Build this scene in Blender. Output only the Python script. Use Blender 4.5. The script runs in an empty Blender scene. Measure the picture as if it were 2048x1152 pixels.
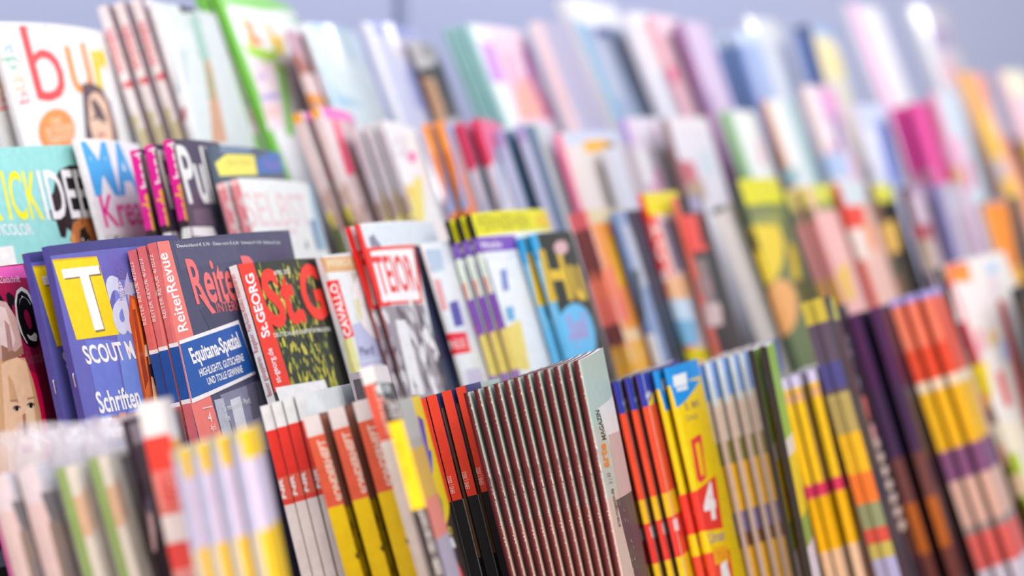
import bpy, bmesh, math, random
from mathutils import Vector, Matrix

# ------------------------------------------------------------------ camera, world, lights, exposure
SC = bpy.context.scene
COL = SC.collection
CAM_POS = (-1.309, -1.001, 1.5)
HEADING = 28.0        # degrees between the view and the run of the rack
PITCH = 6.079235468569318        # degrees looking down
cam_d = bpy.data.cameras.new('camera')
cam = bpy.data.objects.new('camera', cam_d)
COL.objects.link(cam)
cam.location = CAM_POS
cam.rotation_euler = (math.radians(90 - PITCH), 0, math.radians(HEADING - 90))
cam_d.sensor_width = 36.0
cam_d.lens = 5690.0 / 2048.0 * 36.0
cam_d.clip_start = 0.05
cam_d.dof.use_dof = True
cam_d.dof.focus_distance = 1.82 * 0.77
cam_d.dof.aperture_fstop = 5.4
SC.camera = cam

world = bpy.data.worlds.new('shop_light')
SC.world = world
world.use_nodes = True
wb = world.node_tree.nodes['Background']
wb.inputs['Color'].default_value = (0.94, 0.93, 1.0, 1)
wb.inputs['Strength'].default_value = 0.54

def area(name, loc, target, size, size_y, power, color):
    d = bpy.data.lights.new(name, 'AREA')
    d.shape = 'RECTANGLE'; d.size = size; d.size_y = size_y
    d.energy = power; d.color = color
    o = bpy.data.objects.new(name, d)
    COL.objects.link(o)
    o.location = loc
    v = Vector(target) - Vector(loc)
    o.rotation_euler = v.to_track_quat('-Z', 'Y').to_euler()
    return o
area('ceiling_light_panel', (-0.75, -1.45, 2.50), (0.95, -0.15, 1.22), 1.6, 0.8, 27, (1.0, 0.935, 0.92))
area('ceiling_light_aisle', (-2.15, -0.90, 2.30), (-0.15, -0.23, 1.2), 1.3, 1.3, 15, (1.0, 0.90, 0.86))
area('ceiling_strip_light', (1.54, -1.46, 2.50), (1.54, -1.459, 0), 0.24, 2.3, 26, (1.0, 0.96, 0.97))
area('ceiling_strip_light', (2.70, -1.46, 2.50), (2.70, -1.459, 0), 0.24, 2.3, 30, (0.98, 0.97, 1.0))
area('far_ceiling_lamp', (4.45, -0.35, 2.50), (4.45, -0.349, 0), 0.7, 0.16, 3.5, (1.0, 0.98, 0.98))
area('far_ceiling_lamp', (5.60, -1.05, 2.50), (5.60, -1.049, 0), 0.7, 0.2, 5, (1.0, 0.98, 0.98))
area('cool_top_fill', (0.75, -0.32, 2.03), (0.75, 0.0, 1.42), 2.8, 0.12, 10, (0.74, 0.83, 1.0))  # added cool fill above the rack, tints the upper tiers
area('warm_shop_light', (-1.55, -1.46, 0.95), (0.38, -0.31, 1.13), 1.4, 0.9, 30, (1.0, 0.66, 0.52))

SC.render.engine = 'CYCLES'
SC.cycles.use_denoising = True
SC.cycles.max_bounces = 6
SC.cycles.diffuse_bounces = 3
SC.cycles.transparent_max_bounces = 12
SC.cycles.sample_clamp_indirect = 6.0
SC.view_settings.view_transform = 'Standard'
SC.view_settings.look = 'None'
SC.view_settings.gamma = 1.0
SC.view_settings.use_curve_mapping = False
SC.view_settings.exposure = -0.22

# ------------------------------------------------------------------ materials
def principled(name, color, rough=0.5, spec=0.5, coat=0.0):
    m = bpy.data.materials.new(name); m.use_nodes = True
    b = m.node_tree.nodes['Principled BSDF']
    b.inputs['Base Color'].default_value = (*color, 1)
    b.inputs['Roughness'].default_value = rough
    b.inputs['Specular IOR Level'].default_value = spec
    b.inputs['Coat Weight'].default_value = coat
    return m, b, m.node_tree
def printed_paper(name, rough, coat, spec=0.28):
    m, b, nt = principled(name, (.8, .8, .8), rough, spec, coat)
    b.inputs['Coat Roughness'].default_value = 0.07
    at = nt.nodes.new('ShaderNodeAttribute'); at.attribute_name = 'print'
    nz = nt.nodes.new('ShaderNodeTexNoise'); nz.inputs['Scale'].default_value = 220; nz.inputs['Detail'].default_value = 3
    tc = nt.nodes.new('ShaderNodeTexCoord')
    nt.links.new(tc.outputs['Object'], nz.inputs['Vector'])
    mr = nt.nodes.new('ShaderNodeMapRange'); mr.inputs[1].default_value = .3; mr.inputs[2].default_value = .7; mr.inputs[3].default_value = .93; mr.inputs[4].default_value = 1.05
    nt.links.new(nz.outputs['Fac'], mr.inputs[0])
    mx = nt.nodes.new('ShaderNodeVectorMath'); mx.operation = 'SCALE'
    nt.links.new(at.outputs['Color'], mx.inputs[0]); nt.links.new(mr.outputs[0], mx.inputs['Scale'])
    nt.links.new(mx.outputs[0], b.inputs['Base Color'])
    n2 = nt.nodes.new('ShaderNodeTexNoise'); n2.inputs['Scale'].default_value = 14; n2.inputs['Detail'].default_value = 2
    nt.links.new(tc.outputs['Object'], n2.inputs['Vector'])
    bp = nt.nodes.new('ShaderNodeBump'); bp.inputs['Strength'].default_value = .12; bp.inputs['Distance'].default_value = .004
    nt.links.new(n2.outputs['Fac'], bp.inputs['Height']); nt.links.new(bp.outputs[0], b.inputs['Normal'])
    return m
M_PRINT = printed_paper('printed_cover_paper', .40, .08)
M_GLOSS = printed_paper('glossy_cover_paper', .25, 1.0, .5)
def page_material():
    m, b, nt = principled('page_edges', (.78, .75, .72), .8, .2)
    tc = nt.nodes.new('ShaderNodeTexCoord'); nz = nt.nodes.new('ShaderNodeTexNoise')
    mp = nt.nodes.new('ShaderNodeMapping'); mp.inputs['Scale'].default_value = (300, 2500, 4)
    nt.links.new(tc.outputs['Object'], mp.inputs[0]); nt.links.new(mp.outputs[0], nz.inputs['Vector'])
    cr = nt.nodes.new('ShaderNodeValToRGB'); cr.color_ramp.elements[0].color = (.55, .52, .5, 1); cr.color_ramp.elements[1].color = (.88, .85, .82, 1)
    cr.color_ramp.elements[0].position = .3; cr.color_ramp.elements[1].position = .6
    nt.links.new(nz.outputs['Fac'], cr.inputs[0]); nt.links.new(cr.outputs[0], b.inputs['Base Color'])
    return m
M_PAGE = page_material()
M_STEEL, _b, _ = principled('staple_steel', (.75, .73, .72), .25, .5); _b.inputs['Metallic'].default_value = 1.0
def film_material():
    m = bpy.data.materials.new('clear_plastic_film'); m.use_nodes = True
    nt = m.node_tree; nt.nodes.clear()
    out = nt.nodes.new('ShaderNodeOutputMaterial'); tr = nt.nodes.new('ShaderNodeBsdfTransparent')
    pr = nt.nodes.new('ShaderNodeBsdfPrincipled'); mx = nt.nodes.new('ShaderNodeMixShader'); lw = nt.nodes.new('ShaderNodeLayerWeight')
    pr.inputs['Base Color'].default_value = (.82, .80, .84, 1); pr.inputs['Roughness'].default_value = .14; pr.inputs['Specular IOR Level'].default_value = .8
    lw.inputs['Blend'].default_value = .35
    mr = nt.nodes.new('ShaderNodeMapRange'); mr.inputs[3].default_value = .12; mr.inputs[4].default_value = .55
    nz = nt.nodes.new('ShaderNodeTexNoise'); nz.inputs['Scale'].default_value = 45; nz.inputs['Detail'].default_value = 3
    tc = nt.nodes.new('ShaderNodeTexCoord'); bp = nt.nodes.new('ShaderNodeBump'); bp.inputs['Strength'].default_value = .7; bp.inputs['Distance'].default_value = .006
    nt.links.new(tc.outputs['Object'], nz.inputs['Vector']); nt.links.new(nz.outputs['Fac'], bp.inputs['Height'])
    nt.links.new(bp.outputs[0], pr.inputs['Normal'])
    nt.links.new(lw.outputs['Facing'], mr.inputs[0]); nt.links.new(mr.outputs[0], mx.inputs['Fac'])
    nt.links.new(tr.outputs[0], mx.inputs[1]); nt.links.new(pr.outputs[0], mx.inputs[2]); nt.links.new(mx.outputs[0], out.inputs[0])
    return m
M_FILM = film_material()
def noisy(name, ca, cb, scale, rough):
    m, b, nt = principled(name, ca, rough, .3)
    tc = nt.nodes.new('ShaderNodeTexCoord'); nz = nt.nodes.new('ShaderNodeTexNoise'); nz.inputs['Scale'].default_value = scale
    cr = nt.nodes.new('ShaderNodeValToRGB'); cr.color_ramp.elements[0].color = (*ca, 1); cr.color_ramp.elements[1].color = (*cb, 1)
    nt.links.new(tc.outputs['Object'], nz.inputs['Vector']); nt.links.new(nz.outputs['Fac'], cr.inputs[0]); nt.links.new(cr.outputs[0], b.inputs['Base Color'])
    return m
M_WALL = noisy('lavender_grey_wall_paint', (.46, .50, .68), (.48, .52, .70), 3, .6)
M_SEAM = noisy('wall_joint', (.30, .34, .50), (.34, .38, .54), 5, .7)
M_RACK = noisy('dark_rack_board', (.030, .026, .026), (.045, .038, .036), 30, .55)
M_FLOOR = noisy('grey_floor', (.32, .31, .31), (.38, .37, .36), 8, .5)
M_CEIL = noisy('white_ceiling', (.80, .80, .82), (.84, .84, .85), 4, .8)

# ------------------------------------------------------------------ helpers
def link_mesh(name, verts, faces, mat, parent=None, smooth=False):
    me = bpy.data.meshes.new(name); me.from_pydata(verts, [], faces); me.materials.append(mat); me.update()
    if smooth:
        for p in me.polygons: p.use_smooth = True
    o = bpy.data.objects.new(name, me); COL.objects.link(o)
    if parent: o.parent = parent
    return o
def box(name, x0, x1, y0, y1, z0, z1, mat, parent=None, bevel=0.0):
    bm = bmesh.new()
    bmesh.ops.create_cube(bm, size=1)
    for v in bm.verts: v.co = Vector(((x0 + x1) / 2 + v.co.x * (x1 - x0), (y0 + y1) / 2 + v.co.y * (y1 - y0), (z0 + z1) / 2 + v.co.z * (z1 - z0)))
    if bevel: bmesh.ops.bevel(bm, geom=bm.edges[:], offset=bevel, segments=2, affect='EDGES')
    me = bpy.data.meshes.new(name); bm.to_mesh(me); bm.free(); me.materials.append(mat)
    o = bpy.data.objects.new(name, me); COL.objects.link(o)
    if parent: o.parent = parent
    return o

# ------------------------------------------------------------------ the setting
TIERS = {'D': (-0.38, 1.0094), 'C': (-0.2279, 1.1025), 'B': (-0.115, 1.1522), 'A': (-0.0215, 1.2075)}       # row: y and z of the pocket floor, metres
PANEL = {'A': -53.5, 'B': -38.5, 'C': -33.6, 'D': -53.0}       # row: how far behind that line the back board stands, millimetres
LEAN = math.radians(19.0)
wall_y = TIERS['A'][0] + 0.34   # the lavender wall behind the top tier
def structure(o): o['kind'] = 'structure'; return o
structure(box('floor', -4, 8, -5, wall_y + .3, -.1, 0, M_FLOOR))
structure(box('wall_back', -4, 8, wall_y, wall_y + .12, 0, 2.7, M_WALL))
structure(box('trim_1', 0.952 - .008, 0.952 + .008, wall_y - .006, wall_y, 0, 2.7, M_SEAM))
structure(box('ceiling', -4, 8, -5, wall_y + .12, 2.7, 2.8, M_CEIL))

X0, X1 = -0.80, 2.1
rack = bpy.data.objects.new('magazine_rack', None); COL.objects.link(rack)
rack['label'] = 'dark stepped magazine rack holding four tiers of magazines'; rack['category'] = 'rack'
rack.location = (0, 0, 0)
order = ['D', 'C', 'B', 'A']
cs, sn = math.cos(LEAN), math.sin(LEAN)
def tilt(y, z, n, v): return (y - n * cs + v * sn, z + n * sn + v * cs)
def slab(name, quad, parent):
    vs = [(X0, *q) for q in quad] + [(X1, *q) for q in quad]
    return link_mesh(name, vs, [(0, 1, 2, 3), (7, 6, 5, 4), (0, 4, 5, 1), (1, 5, 6, 2), (2, 6, 7, 3), (3, 7, 4, 0)], M_RACK, parent)
FRONT = {'D': .145, 'C': .055, 'B': .057, 'A': .0275}
for r in order:
    y, z = TIERS[r]; nb = PANEL[r] / 1000.
    hh = {'D': .080, 'C': .055, 'B': .055, 'A': .11}[r]
    slab('back_board', [tilt(y, z, nb, -.009), tilt(y, z, nb, hh), tilt(y, z, nb - .008, hh), tilt(y, z, nb - .008, -.009)], rack)
    slab('pocket_floor', [tilt(y, z, nb - .008, -.009), tilt(y, z, FRONT[r], -.009), tilt(y, z, FRONT[r], -.017), tilt(y, z, nb - .008, -.017)], rack)
    slab('front_lip', [tilt(y, z, FRONT[r], -.017), tilt(y, z, FRONT[r] + .003, -.017), tilt(y, z, FRONT[r] + .003, .02), tilt(y, z, FRONT[r], .02)], rack)
yd, zd = TIERS['D']; ya, za = TIERS['A']
for x in (X0 - .018, X1):
    prof = [(yd - .26, 0), (ya + .18, 0), (ya + .18, za + .1), (ya + .05, za + .1), (yd - .26, zd + .06)]
    vs = [(x, *p) for p in prof] + [(x + .018, *p) for p in prof]
    n = len(prof)
    link_mesh('side_panel', vs, [tuple(range(n)), tuple(range(2 * n - 1, n - 1, -1))] + [(i, i + n, (i + 1) % n + n, (i + 1) % n) for i in range(n)], M_RACK, rack)
box('plinth', X0, X1, yd - .150, yd - .130, 0, zd + .026, M_RACK, rack)

# ------------------------------------------------------------------ magazines
# each row: tier, name, what it looks like, height, width, thickness (mm), folded spine?, (yaw at spine, yaw at edge), roll,
#           wrapped?, glossy?, (cover, spine, back colour), copies (x, depth in pocket, lean), staples, print
DATA = [
["A","sewing_magazine","white sewing magazine with big red b and orange disc",278.1,163.2,3.85,0,[2.0,22.0],0,0,0,[[859,859,829],[859,859,814],[752,730,712]],[[7.9,4.6,16.89],[14.6,15.4,16.89]],[],[["T",[212,443,741],"a",[13.7,259.0],[14.4,265.4],[3.7,258.0],0.0],["T",[80,432,236],"d",[14.2,249.6],[14.4,257.3],[0.2,248.6],0.0],["T",[859,730,229],"r",[15.9,245.4],[15.4,249.0],[6.4,244.6],0.0],["T",[859,443,236],"u",[16.5,237.5],[16.9,244.2],[4.4,236.5],0.0],["T",[815,147,169],"b",[17.0,229.2],[17.2,236.5],[5.2,228.0],0.0],["T",[783,259,291],"style",[19.9,252.0],[21.2,265.5],[14.4,251.5],0.0],["T",[859,64,62],"b",[25.6,229.5],[64.5,231.9],[25.3,275.9],0.0],["T",[859,284,25],"u",[71.5,233.9],[104.0,238.0],[73.8,264.4],0.0],["T",[859,636,4],"r",[106.3,229.2],[134.4,232.1],[113.3,264.1],0.03],["T",[340,359,411],"5/22",[5.8,273.4],[17.2,274.3],[6.4,276.0],0.0],["T",[340,359,411],"sewing news",[33.0,273.6],[60.6,274.9],[33.6,276.0],0.0],["P",[859,293,65],[[59.8,211.4],[55.9,206.6],[49.8,202.4],[42.4,199.4],[34.8,198.0],[27.7,198.2],[21.9,200.0],[18.2,203.1],[16.7,207.3],[17.6,211.9],[20.9,216.5],[26.2,220.5],[33.0,223.5],[40.6,225.1],[48.1,225.1],[54.7,223.5],[59.1,220.4],[61.0,216.1]]],["T",[859,760,543],"DIE",[34.0,214.7],[45.0,215.8],[34.4,218.9],0.0],["T",[859,760,543],"30 MODE",[24.6,208.7],[57.5,211.7],[25.0,213.0],0.0],["T",[859,760,543],"TRENDS",[24.3,203.2],[54.7,206.4],[24.6,207.5],0.0],["P",[93,52,69],[[85.5,241.2],[102.1,242.4],[116.6,239.2],[124.4,227.7],[122.7,208.3],[120.4,200.2],[67.7,199.5],[76.5,219.9]]],["P",[859,576,391],[[89.7,232.5],[99.9,236.6],[109.0,235.7],[116.7,229.6],[116.4,219.3],[112.0,205.7],[81.9,202.7],[80.9,215.2]]],["P",[107,46,46],[[87.1,219.8],[94.6,220.8],[93.6,219.2],[86.9,218.1]]],["P",[107,46,46],[[103.3,221.1],[111.8,221.4],[111.0,220.1],[103.1,219.5]]],["P",[554,147,125],[[89.1,209.7],[102.0,210.6],[98.9,208.3],[89.2,207.4]]],["P",[212,93,105],[[124.3,232.5],[124.0,209.9],[116.0,206.4],[115.7,225.7]]]]],
["A","white_magazine","white magazine with red lettering and painted plum edge shade",295.1,70.8,6.93,0,[14.0,27.0],0,0,0,[[859,859,859],[859,859,845],[158,70,120]],[[162.2,9.3,19.93],[170.2,16.2,19.93],[178.9,23.2,19.93]],[],[["R",[832,776,755],-6.9,193.0,0.0,295.1],["T",[722,52,88],"WOHNEN",[-1.6,250.2],[-1.5,279.6],[-6.9,250.4],0.02],["R",[120,43,88],0.0,0.0,6.4,295.1],["P",[614,563,325],[[-6.9,223.7],[-2.4,222.1],[-6.9,195.3],[-6.9,195.3]]],["R",[580,513,299],-6.9,183.1,0.0,213.0],["T",[722,52,88],"&",[-0.2,239.7],[-0.1,245.3],[-6.3,240.5],0.03]]],  # plum strip by the spine: shadow of the gap put into the colour
["A","pale_magazine","pale grey blue magazine beside a green spine",290.1,115.5,3.85,0,[9.0,20.0],0,0,0,[[677,745,712],[859,859,859],[567,616,618]],[[184.3,26.2,19.6]],[],[["P",[547,643,631],[[4.2,258.2],[31.7,259.4],[9.8,228.2],[-3.8,229.3]]],["P",[607,686,644],[[17.5,289.1],[83.2,290.1],[66.5,275.4],[5.8,271.7]]],["P",[19,24,25],[[37.3,290.1],[68.5,290.1],[69.6,288.1],[41.9,285.2]]],["P",[197,389,169],[[61.3,271.5],[69.4,265.2],[55.7,226.5],[42.6,225.8]]],["P",[635,359,208],[[62.1,261.2],[67.1,251.2],[52.7,197.2],[26.3,196.7]]],["P",[775,807,755],[[12.7,282.1],[18.9,282.4],[6.8,196.4],[-3.8,197.7]]],["P",[504,147,157],[[-2.5,220.2],[1.7,219.4],[-1.6,211.9],[-3.8,212.7]]],["P",[349,563,453],[[55.6,284.8],[70.8,286.1],[68.1,254.7],[48.5,253.5]]]]],
["A","garden_magazine","thick green edged garden magazine with flower cover",311.6,161.7,6.16,0,[5.0,24.0],0,0,0,[[859,859,845],[197,616,65],[64,359,38]],[[309.8,4.6,23.69],[315.7,13.9,23.69]],[],[["R",[251,616,146],0.0,299.4,161.7,311.6],["R",[242,616,110],0.0,0.0,5.0,311.6],["P",[859,823,814],[[13.4,293.6],[161.7,309.6],[161.7,304.8],[10.0,289.0]]],["N",[[859,443,62],[656,672,41],[395,700,130],[859,259,105],[859,643,391]],[[13.0,289.1],[87.0,286.6],[94.9,252.7],[36.0,252.8],[12.8,263.2]],26,3.06,4,1.4],["P",[848,563,23],[[58.5,280.4],[83.9,281.7],[78.0,265.9],[53.8,267.2]]],["P",[859,259,72],[[21.2,288.0],[33.3,289.3],[36.2,273.0],[20.2,267.8]]],["P",[380,700,58],[[7.0,271.2],[33.0,269.1],[66.4,266.5],[45.4,258.8],[12.2,262.4]]],["P",[859,730,755],[[10.0,259.4],[44.4,257.6],[31.6,209.7],[-1.6,207.8]]],["P",[859,576,543],[[5.2,225.5],[44.4,227.6],[40.7,218.5],[2.5,215.9]]],["P",[614,489,685],[[12.6,249.1],[25.7,250.2],[23.1,244.9],[10.6,243.6]]],["P",[510,432,671],[[5.4,233.5],[35.5,236.3],[34.4,231.1],[4.5,228.4]]],["P",[276,686,130],[[53.5,264.9],[64.3,254.3],[35.3,204.3],[23.0,203.4],[40.3,238.0]]],["P",[140,563,65],[[-6.2,214.1],[-6.2,211.2],[-6.2,199.4],[-6.2,199.4]]]]],
["A","portrait_magazine","narrow plum and brown portrait magazine beside pale blue one",273.9,92.4,3.85,0,[14.0,26.0],0,0,0,[[614,399,442],[486,259,316],[267,104,146]],[[358.4,21.3,21.54]],[],[["P",[593,379,453],[[-1.7,273.9],[72.0,273.9],[43.0,263.0],[-3.8,260.6]]],["P",[107,26,36],[[12.6,271.3],[25.9,272.5],[31.1,246.2],[13.6,241.7]]],["P",[411,165,125],[[-3.8,256.9],[13.3,249.1],[15.1,234.5],[-3.8,238.5]]],["P",[737,589,543],[[-3.8,242.2],[17.4,242.0],[17.0,225.3],[-3.8,225.7]]],["P",[848,330,52],[[-3.8,227.5],[31.0,226.4],[24.0,218.4],[-3.8,219.4]]]]],
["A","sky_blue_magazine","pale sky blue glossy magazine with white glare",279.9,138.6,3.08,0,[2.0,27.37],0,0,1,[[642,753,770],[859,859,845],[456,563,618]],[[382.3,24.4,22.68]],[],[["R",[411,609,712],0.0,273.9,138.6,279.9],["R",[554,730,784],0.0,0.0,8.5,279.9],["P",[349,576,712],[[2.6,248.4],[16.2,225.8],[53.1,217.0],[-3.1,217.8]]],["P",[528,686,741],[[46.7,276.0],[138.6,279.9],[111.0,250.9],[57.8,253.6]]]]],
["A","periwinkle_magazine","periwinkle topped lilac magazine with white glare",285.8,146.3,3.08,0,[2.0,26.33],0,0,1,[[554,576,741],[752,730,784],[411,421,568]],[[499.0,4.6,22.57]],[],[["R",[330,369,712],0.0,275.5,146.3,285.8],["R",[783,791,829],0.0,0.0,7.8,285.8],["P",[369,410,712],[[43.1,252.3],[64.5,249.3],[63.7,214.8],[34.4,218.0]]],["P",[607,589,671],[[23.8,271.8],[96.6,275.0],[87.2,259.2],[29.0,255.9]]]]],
["A","dark_face_magazine","black and tan face magazine before teal spines",270.3,100.1,3.08,0,[12.0,25.53],0,0,0,[[480,466,453],[528,513,520],[349,339,334]],[[557.3,4.6,22.5]],[],[["P",[284,267,236],[[20.0,270.2],[64.8,270.3],[54.2,260.3],[14.8,256.7]]],["P",[44,36,29],[[-3.1,246.5],[100.1,261.6],[64.8,212.1],[0.5,205.7],[-1.6,234.5]]],["P",[516,276,135],[[-3.0,239.9],[25.2,240.4],[24.0,208.8],[-3.1,206.8]]],["P",[15,11,8],[[50.9,258.3],[90.6,259.0],[81.0,236.8],[44.0,228.8]]]]],
["A","teal_magazine","teal spined magazine with pink and purple cover",281.7,138.6,4.62,0,[5.0,13.0],0,0,0,[[783,563,644],[259,489,486],[158,359,371]],[[632.4,4.6,24.07],[638.5,10.0,24.07],[644.6,15.4,24.07]],[],[["R",[340,616,593],0.0,0.0,5.9,281.7],["R",[775,823,799],5.9,0.0,34.9,281.7],["P",[832,686,741],[[29.5,281.7],[138.6,281.7],[138.6,275.3],[25.7,273.1]]],["P",[567,267,685],[[14.4,268.5],[38.9,265.0],[34.2,232.5],[8.2,232.2]]],["P",[369,74,316],[[108.6,268.4],[127.2,265.3],[104.1,219.5],[84.8,218.8]]],["P",[859,399,316],[[54.4,235.2],[92.2,241.0],[106.0,204.1],[35.0,200.4]]],["P",[504,95,236],[[106.4,241.7],[115.8,224.5],[123.9,203.6],[97.2,202.5]]],["P",[752,443,568],[[51.4,261.1],[83.7,258.2],[79.2,233.8],[43.0,230.6]]]]],
["A","blush_magazine","blush white magazine with grey cover",282.2,77.0,7.7,0,[3.0,11.0],0,0,0,[[468,443,543],[859,791,770],[663,589,618]],[[764.9,6.4,22.28]],[],[["P",[280,320,431],[[0.2,282.2],[47.1,282.2],[42.5,281.5],[-1.5,281.0]]],["R",[815,538,543],0.0,0.0,8.0,282.2],["R",[417,399,520],14.2,0.0,71.9,282.2]]],
["A","tall_white_magazine","tall white magazine with teal and slate cover",311.5,130.9,10.01,0,[3.0,11.0],0,0,0,[[289,359,486],[859,859,859],[663,686,712]],[[876.6,4.6,25.99]],[],[["R",[722,730,770],0.0,286.8,130.9,311.5],["R",[145,399,568],0.0,121.6,13.0,290.6],["P",[54,52,243],[[40.3,282.9],[77.5,284.4],[77.4,277.6],[40.3,276.2]]],["P",[84,379,543],[[5.9,233.9],[12.2,231.5],[13.2,212.7],[3.0,211.4]]],["P",[401,443,543],[[23.1,272.0],[60.2,273.0],[38.9,215.0],[10.0,215.1]]]]],
["A","lilac_white_magazine","lilac white magazine beside pink one on top tier",289.6,92.4,9.24,0,[3.0,11.0],0,0,0,[[775,776,799],[815,791,829],[607,589,657]],[[946.6,8.9,23.21]],[],[["R",[504,563,644],16.5,178.4,51.4,234.8],["R",[832,672,712],9.2,239.5,24.0,282.1]]],
["A","pink_strip_magazine","pink magazine with small hot pink spot",284.4,73.2,6.93,0,[3.0,11.0],0,0,0,[[752,602,671],[859,489,543],[607,320,391]],[[979.8,14.4,23.17]],[],[["R",[832,563,618],0.0,0.0,33.6,284.4],["P",[815,86,236],[[-1.7,235.1],[9.7,234.3],[3.2,220.1],[-5.0,222.1]]],["P",[607,192,267],[[-6.9,263.4],[-6.9,258.6],[-6.9,244.3],[-6.9,245.3]]]]],
["A","plum_magazine","muted plum magazine with lilac cover",272.3,69.3,10.01,0,[3.0,11.0],0,0,0,[[580,466,644],[349,178,352],[267,130,283]],[[999.2,24.3,21.77]],[],[["R",[593,525,644],0.0,267.6,69.3,272.3],["R",[621,501,657],9.9,0.0,69.3,272.3],["P",[340,220,411],[[-10.0,201.3],[-1.7,217.1],[8.1,190.3],[-10.0,192.8]]]]],
["A","steel_blue_magazine","steel blue spined magazine with light blue top",259.3,77.0,6.93,0,[3.0,11.0],0,0,0,[[359,466,685],[120,243,508],[107,206,431]],[[1083.8,4.6,18.65],[1094.6,15.4,18.65]],[],[["R",[528,643,784],-6.9,246.8,77.0,259.3],["R",[259,320,568],0.0,97.6,19.1,246.8]]],
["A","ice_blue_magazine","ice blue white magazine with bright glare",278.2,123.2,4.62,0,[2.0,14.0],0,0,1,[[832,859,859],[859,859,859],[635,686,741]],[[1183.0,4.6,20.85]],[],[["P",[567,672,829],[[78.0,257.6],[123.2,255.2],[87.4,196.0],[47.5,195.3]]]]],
["A","navy_yellow_magazine","navy magazine with pale yellow panel on top tier",264.6,115.5,8.47,0,[3.0,11.0],0,0,0,[[692,672,543],[30,125,411],[21,80,267]],[[1274.5,4.6,17.45]],[],[["R",[311,443,657],-8.5,255.5,115.5,264.6],["R",[44,46,105],0.0,0.0,21.5,264.6],["P",[848,745,401],[[30.6,249.5],[94.0,250.9],[106.5,212.0],[24.3,209.7]]],["P",[76,228,543],[[95.0,264.6],[115.5,262.3],[115.5,246.5],[101.1,249.0]]],["P",[783,657,120],[[90.2,240.3],[102.9,235.5],[110.2,214.8],[88.9,213.2]]]]],
["A","pink_stripe_magazine","lilac white magazine with one pink stripe",292.4,146.3,6.93,0,[3.0,11.0],0,0,0,[[729,708,770],[692,672,755],[528,513,618]],[[1462.3,4.6,21.78]],[],[["R",[799,369,605],13.4,0.0,38.7,292.4],["R",[815,776,799],38.7,0.0,127.7,292.4]]],
["A","violet_grey_magazine","grey violet glossy magazine at the end of top tier",289.5,177.1,7.7,0,[-3.0,14.0],0,0,1,[[607,576,671],[760,776,799],[504,513,618]],[[1662.5,4.6,22.73]],[],[["R",[799,807,814],0.0,0.0,22.9,289.5],["P",[380,302,497],[[19.3,266.6],[126.1,264.5],[122.9,238.7],[28.0,240.9]]],["P",[815,443,520],[[38.1,231.8],[71.2,228.5],[59.6,195.6],[23.7,197.7]]],["P",[859,443,169],[[63.8,219.5],[89.8,213.6],[117.0,171.6],[65.1,168.6]]],["P",[656,623,698],[[109.4,286.9],[177.1,289.5],[177.1,254.6],[112.1,256.6]]]]],
["B","knitting_magazine","turquoise knitting magazine with yellow and white title",270.4,184.8,3.85,0,[0.0,12.0],0,0,0,[[289,685,643],[212,574,554],[158,452,450]],[[-161.1,4.6,15.62]],[],[["T",[859,823,8],"BR",[25.5,233.1],[55.8,231.5],[20.4,259.7],0.012],["T",[859,823,8],"ICK",[61.4,231.4],[94.6,229.9],[62.4,258.0],0.012],["T",[859,859,859],"MULTICOLOR",[31.5,224.1],[80.9,221.7],[29.6,230.4],0.01],["N",[[13,9,9],[24,15,15],[8,6,6]],[[122.4,256.9],[135.8,258.6],[156.3,257.7],[171.2,249.6],[165.0,217.5],[156.2,209.1],[141.1,209.8],[106.4,220.1],[104.3,234.2]],60,4.37,3,1.0],["P",[15,11,11],[[105.1,237.0],[115.2,250.8],[122.1,256.3],[135.9,258.9],[150.2,257.8],[168.3,232.1],[165.0,217.5],[122.5,219.3],[108.1,228.5]]],["P",[504,169,41],[[123.6,226.3],[131.3,228.0],[143.4,228.8],[157.7,224.2],[158.7,210.5],[119.0,211.8],[115.7,216.8]]],["P",[276,79,19],[[141.4,227.1],[158.0,224.8],[160.0,217.8],[149.5,219.3]]],["P",[24,12,8],[[130.5,222.9],[136.0,221.0],[139.8,216.8],[136.8,217.8],[132.3,220.5]]],["P",[859,807,656],[[128.8,217.0],[135.2,217.0],[136.4,214.6],[129.5,214.9]]],["P",[15,7,4],[[135.9,216.1],[135.4,215.5],[134.7,215.1],[133.7,214.7],[132.7,214.5],[131.7,214.6],[130.9,214.8],[130.4,215.2],[130.1,215.8],[130.2,216.4],[130.7,216.9],[131.4,217.4],[132.4,217.8],[133.4,217.9],[134.4,217.8],[135.2,217.6],[135.8,217.2],[136.1,216.7]]],["P",[722,327,103],[[118.1,219.4],[121.7,219.8],[120.3,212.3],[117.0,212.4]]],["T",[859,859,859],"IDEEN",[96.9,229.5],[167.1,228.6],[97.2,256.7],0.012],["P",[859,859,814],[[41.8,216.8],[57.8,217.1],[57.7,206.4],[39.8,205.1]]],["T",[692,745,74],"NORD",[63.4,209.0],[78.8,208.7],[62.8,212.1],0.0]]],
["B","crafts_magazine","white crafts magazine with blue and pink title",272.2,104.0,3.08,0,[12.0,22.0],0,0,0,[[859,859,859],[859,859,859],[692,714,698]],[[-24.6,10.7,17.5]],[],[["T",[52,413,799],"MA",[4.9,239.5],[81.4,240.8],[4.0,270.3],0.03],["T",[859,14,322],"Kreativ",[7.7,220.3],[106.0,223.8],[8.6,238.9],0.01],["P",[685,722,670],[[2.4,216.1],[53.3,216.5],[51.9,203.7],[-0.3,204.7]]],["P",[76,210,98],[[14.0,215.0],[22.8,215.1],[16.5,212.4]]],["P",[267,210,219],[[25.3,214.5],[35.1,213.3],[35.7,205.3],[22.1,205.5]]],["P",[456,499,419],[[5.2,214.3],[13.9,210.6],[9.4,205.7],[1.4,206.0]]]]],
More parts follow.
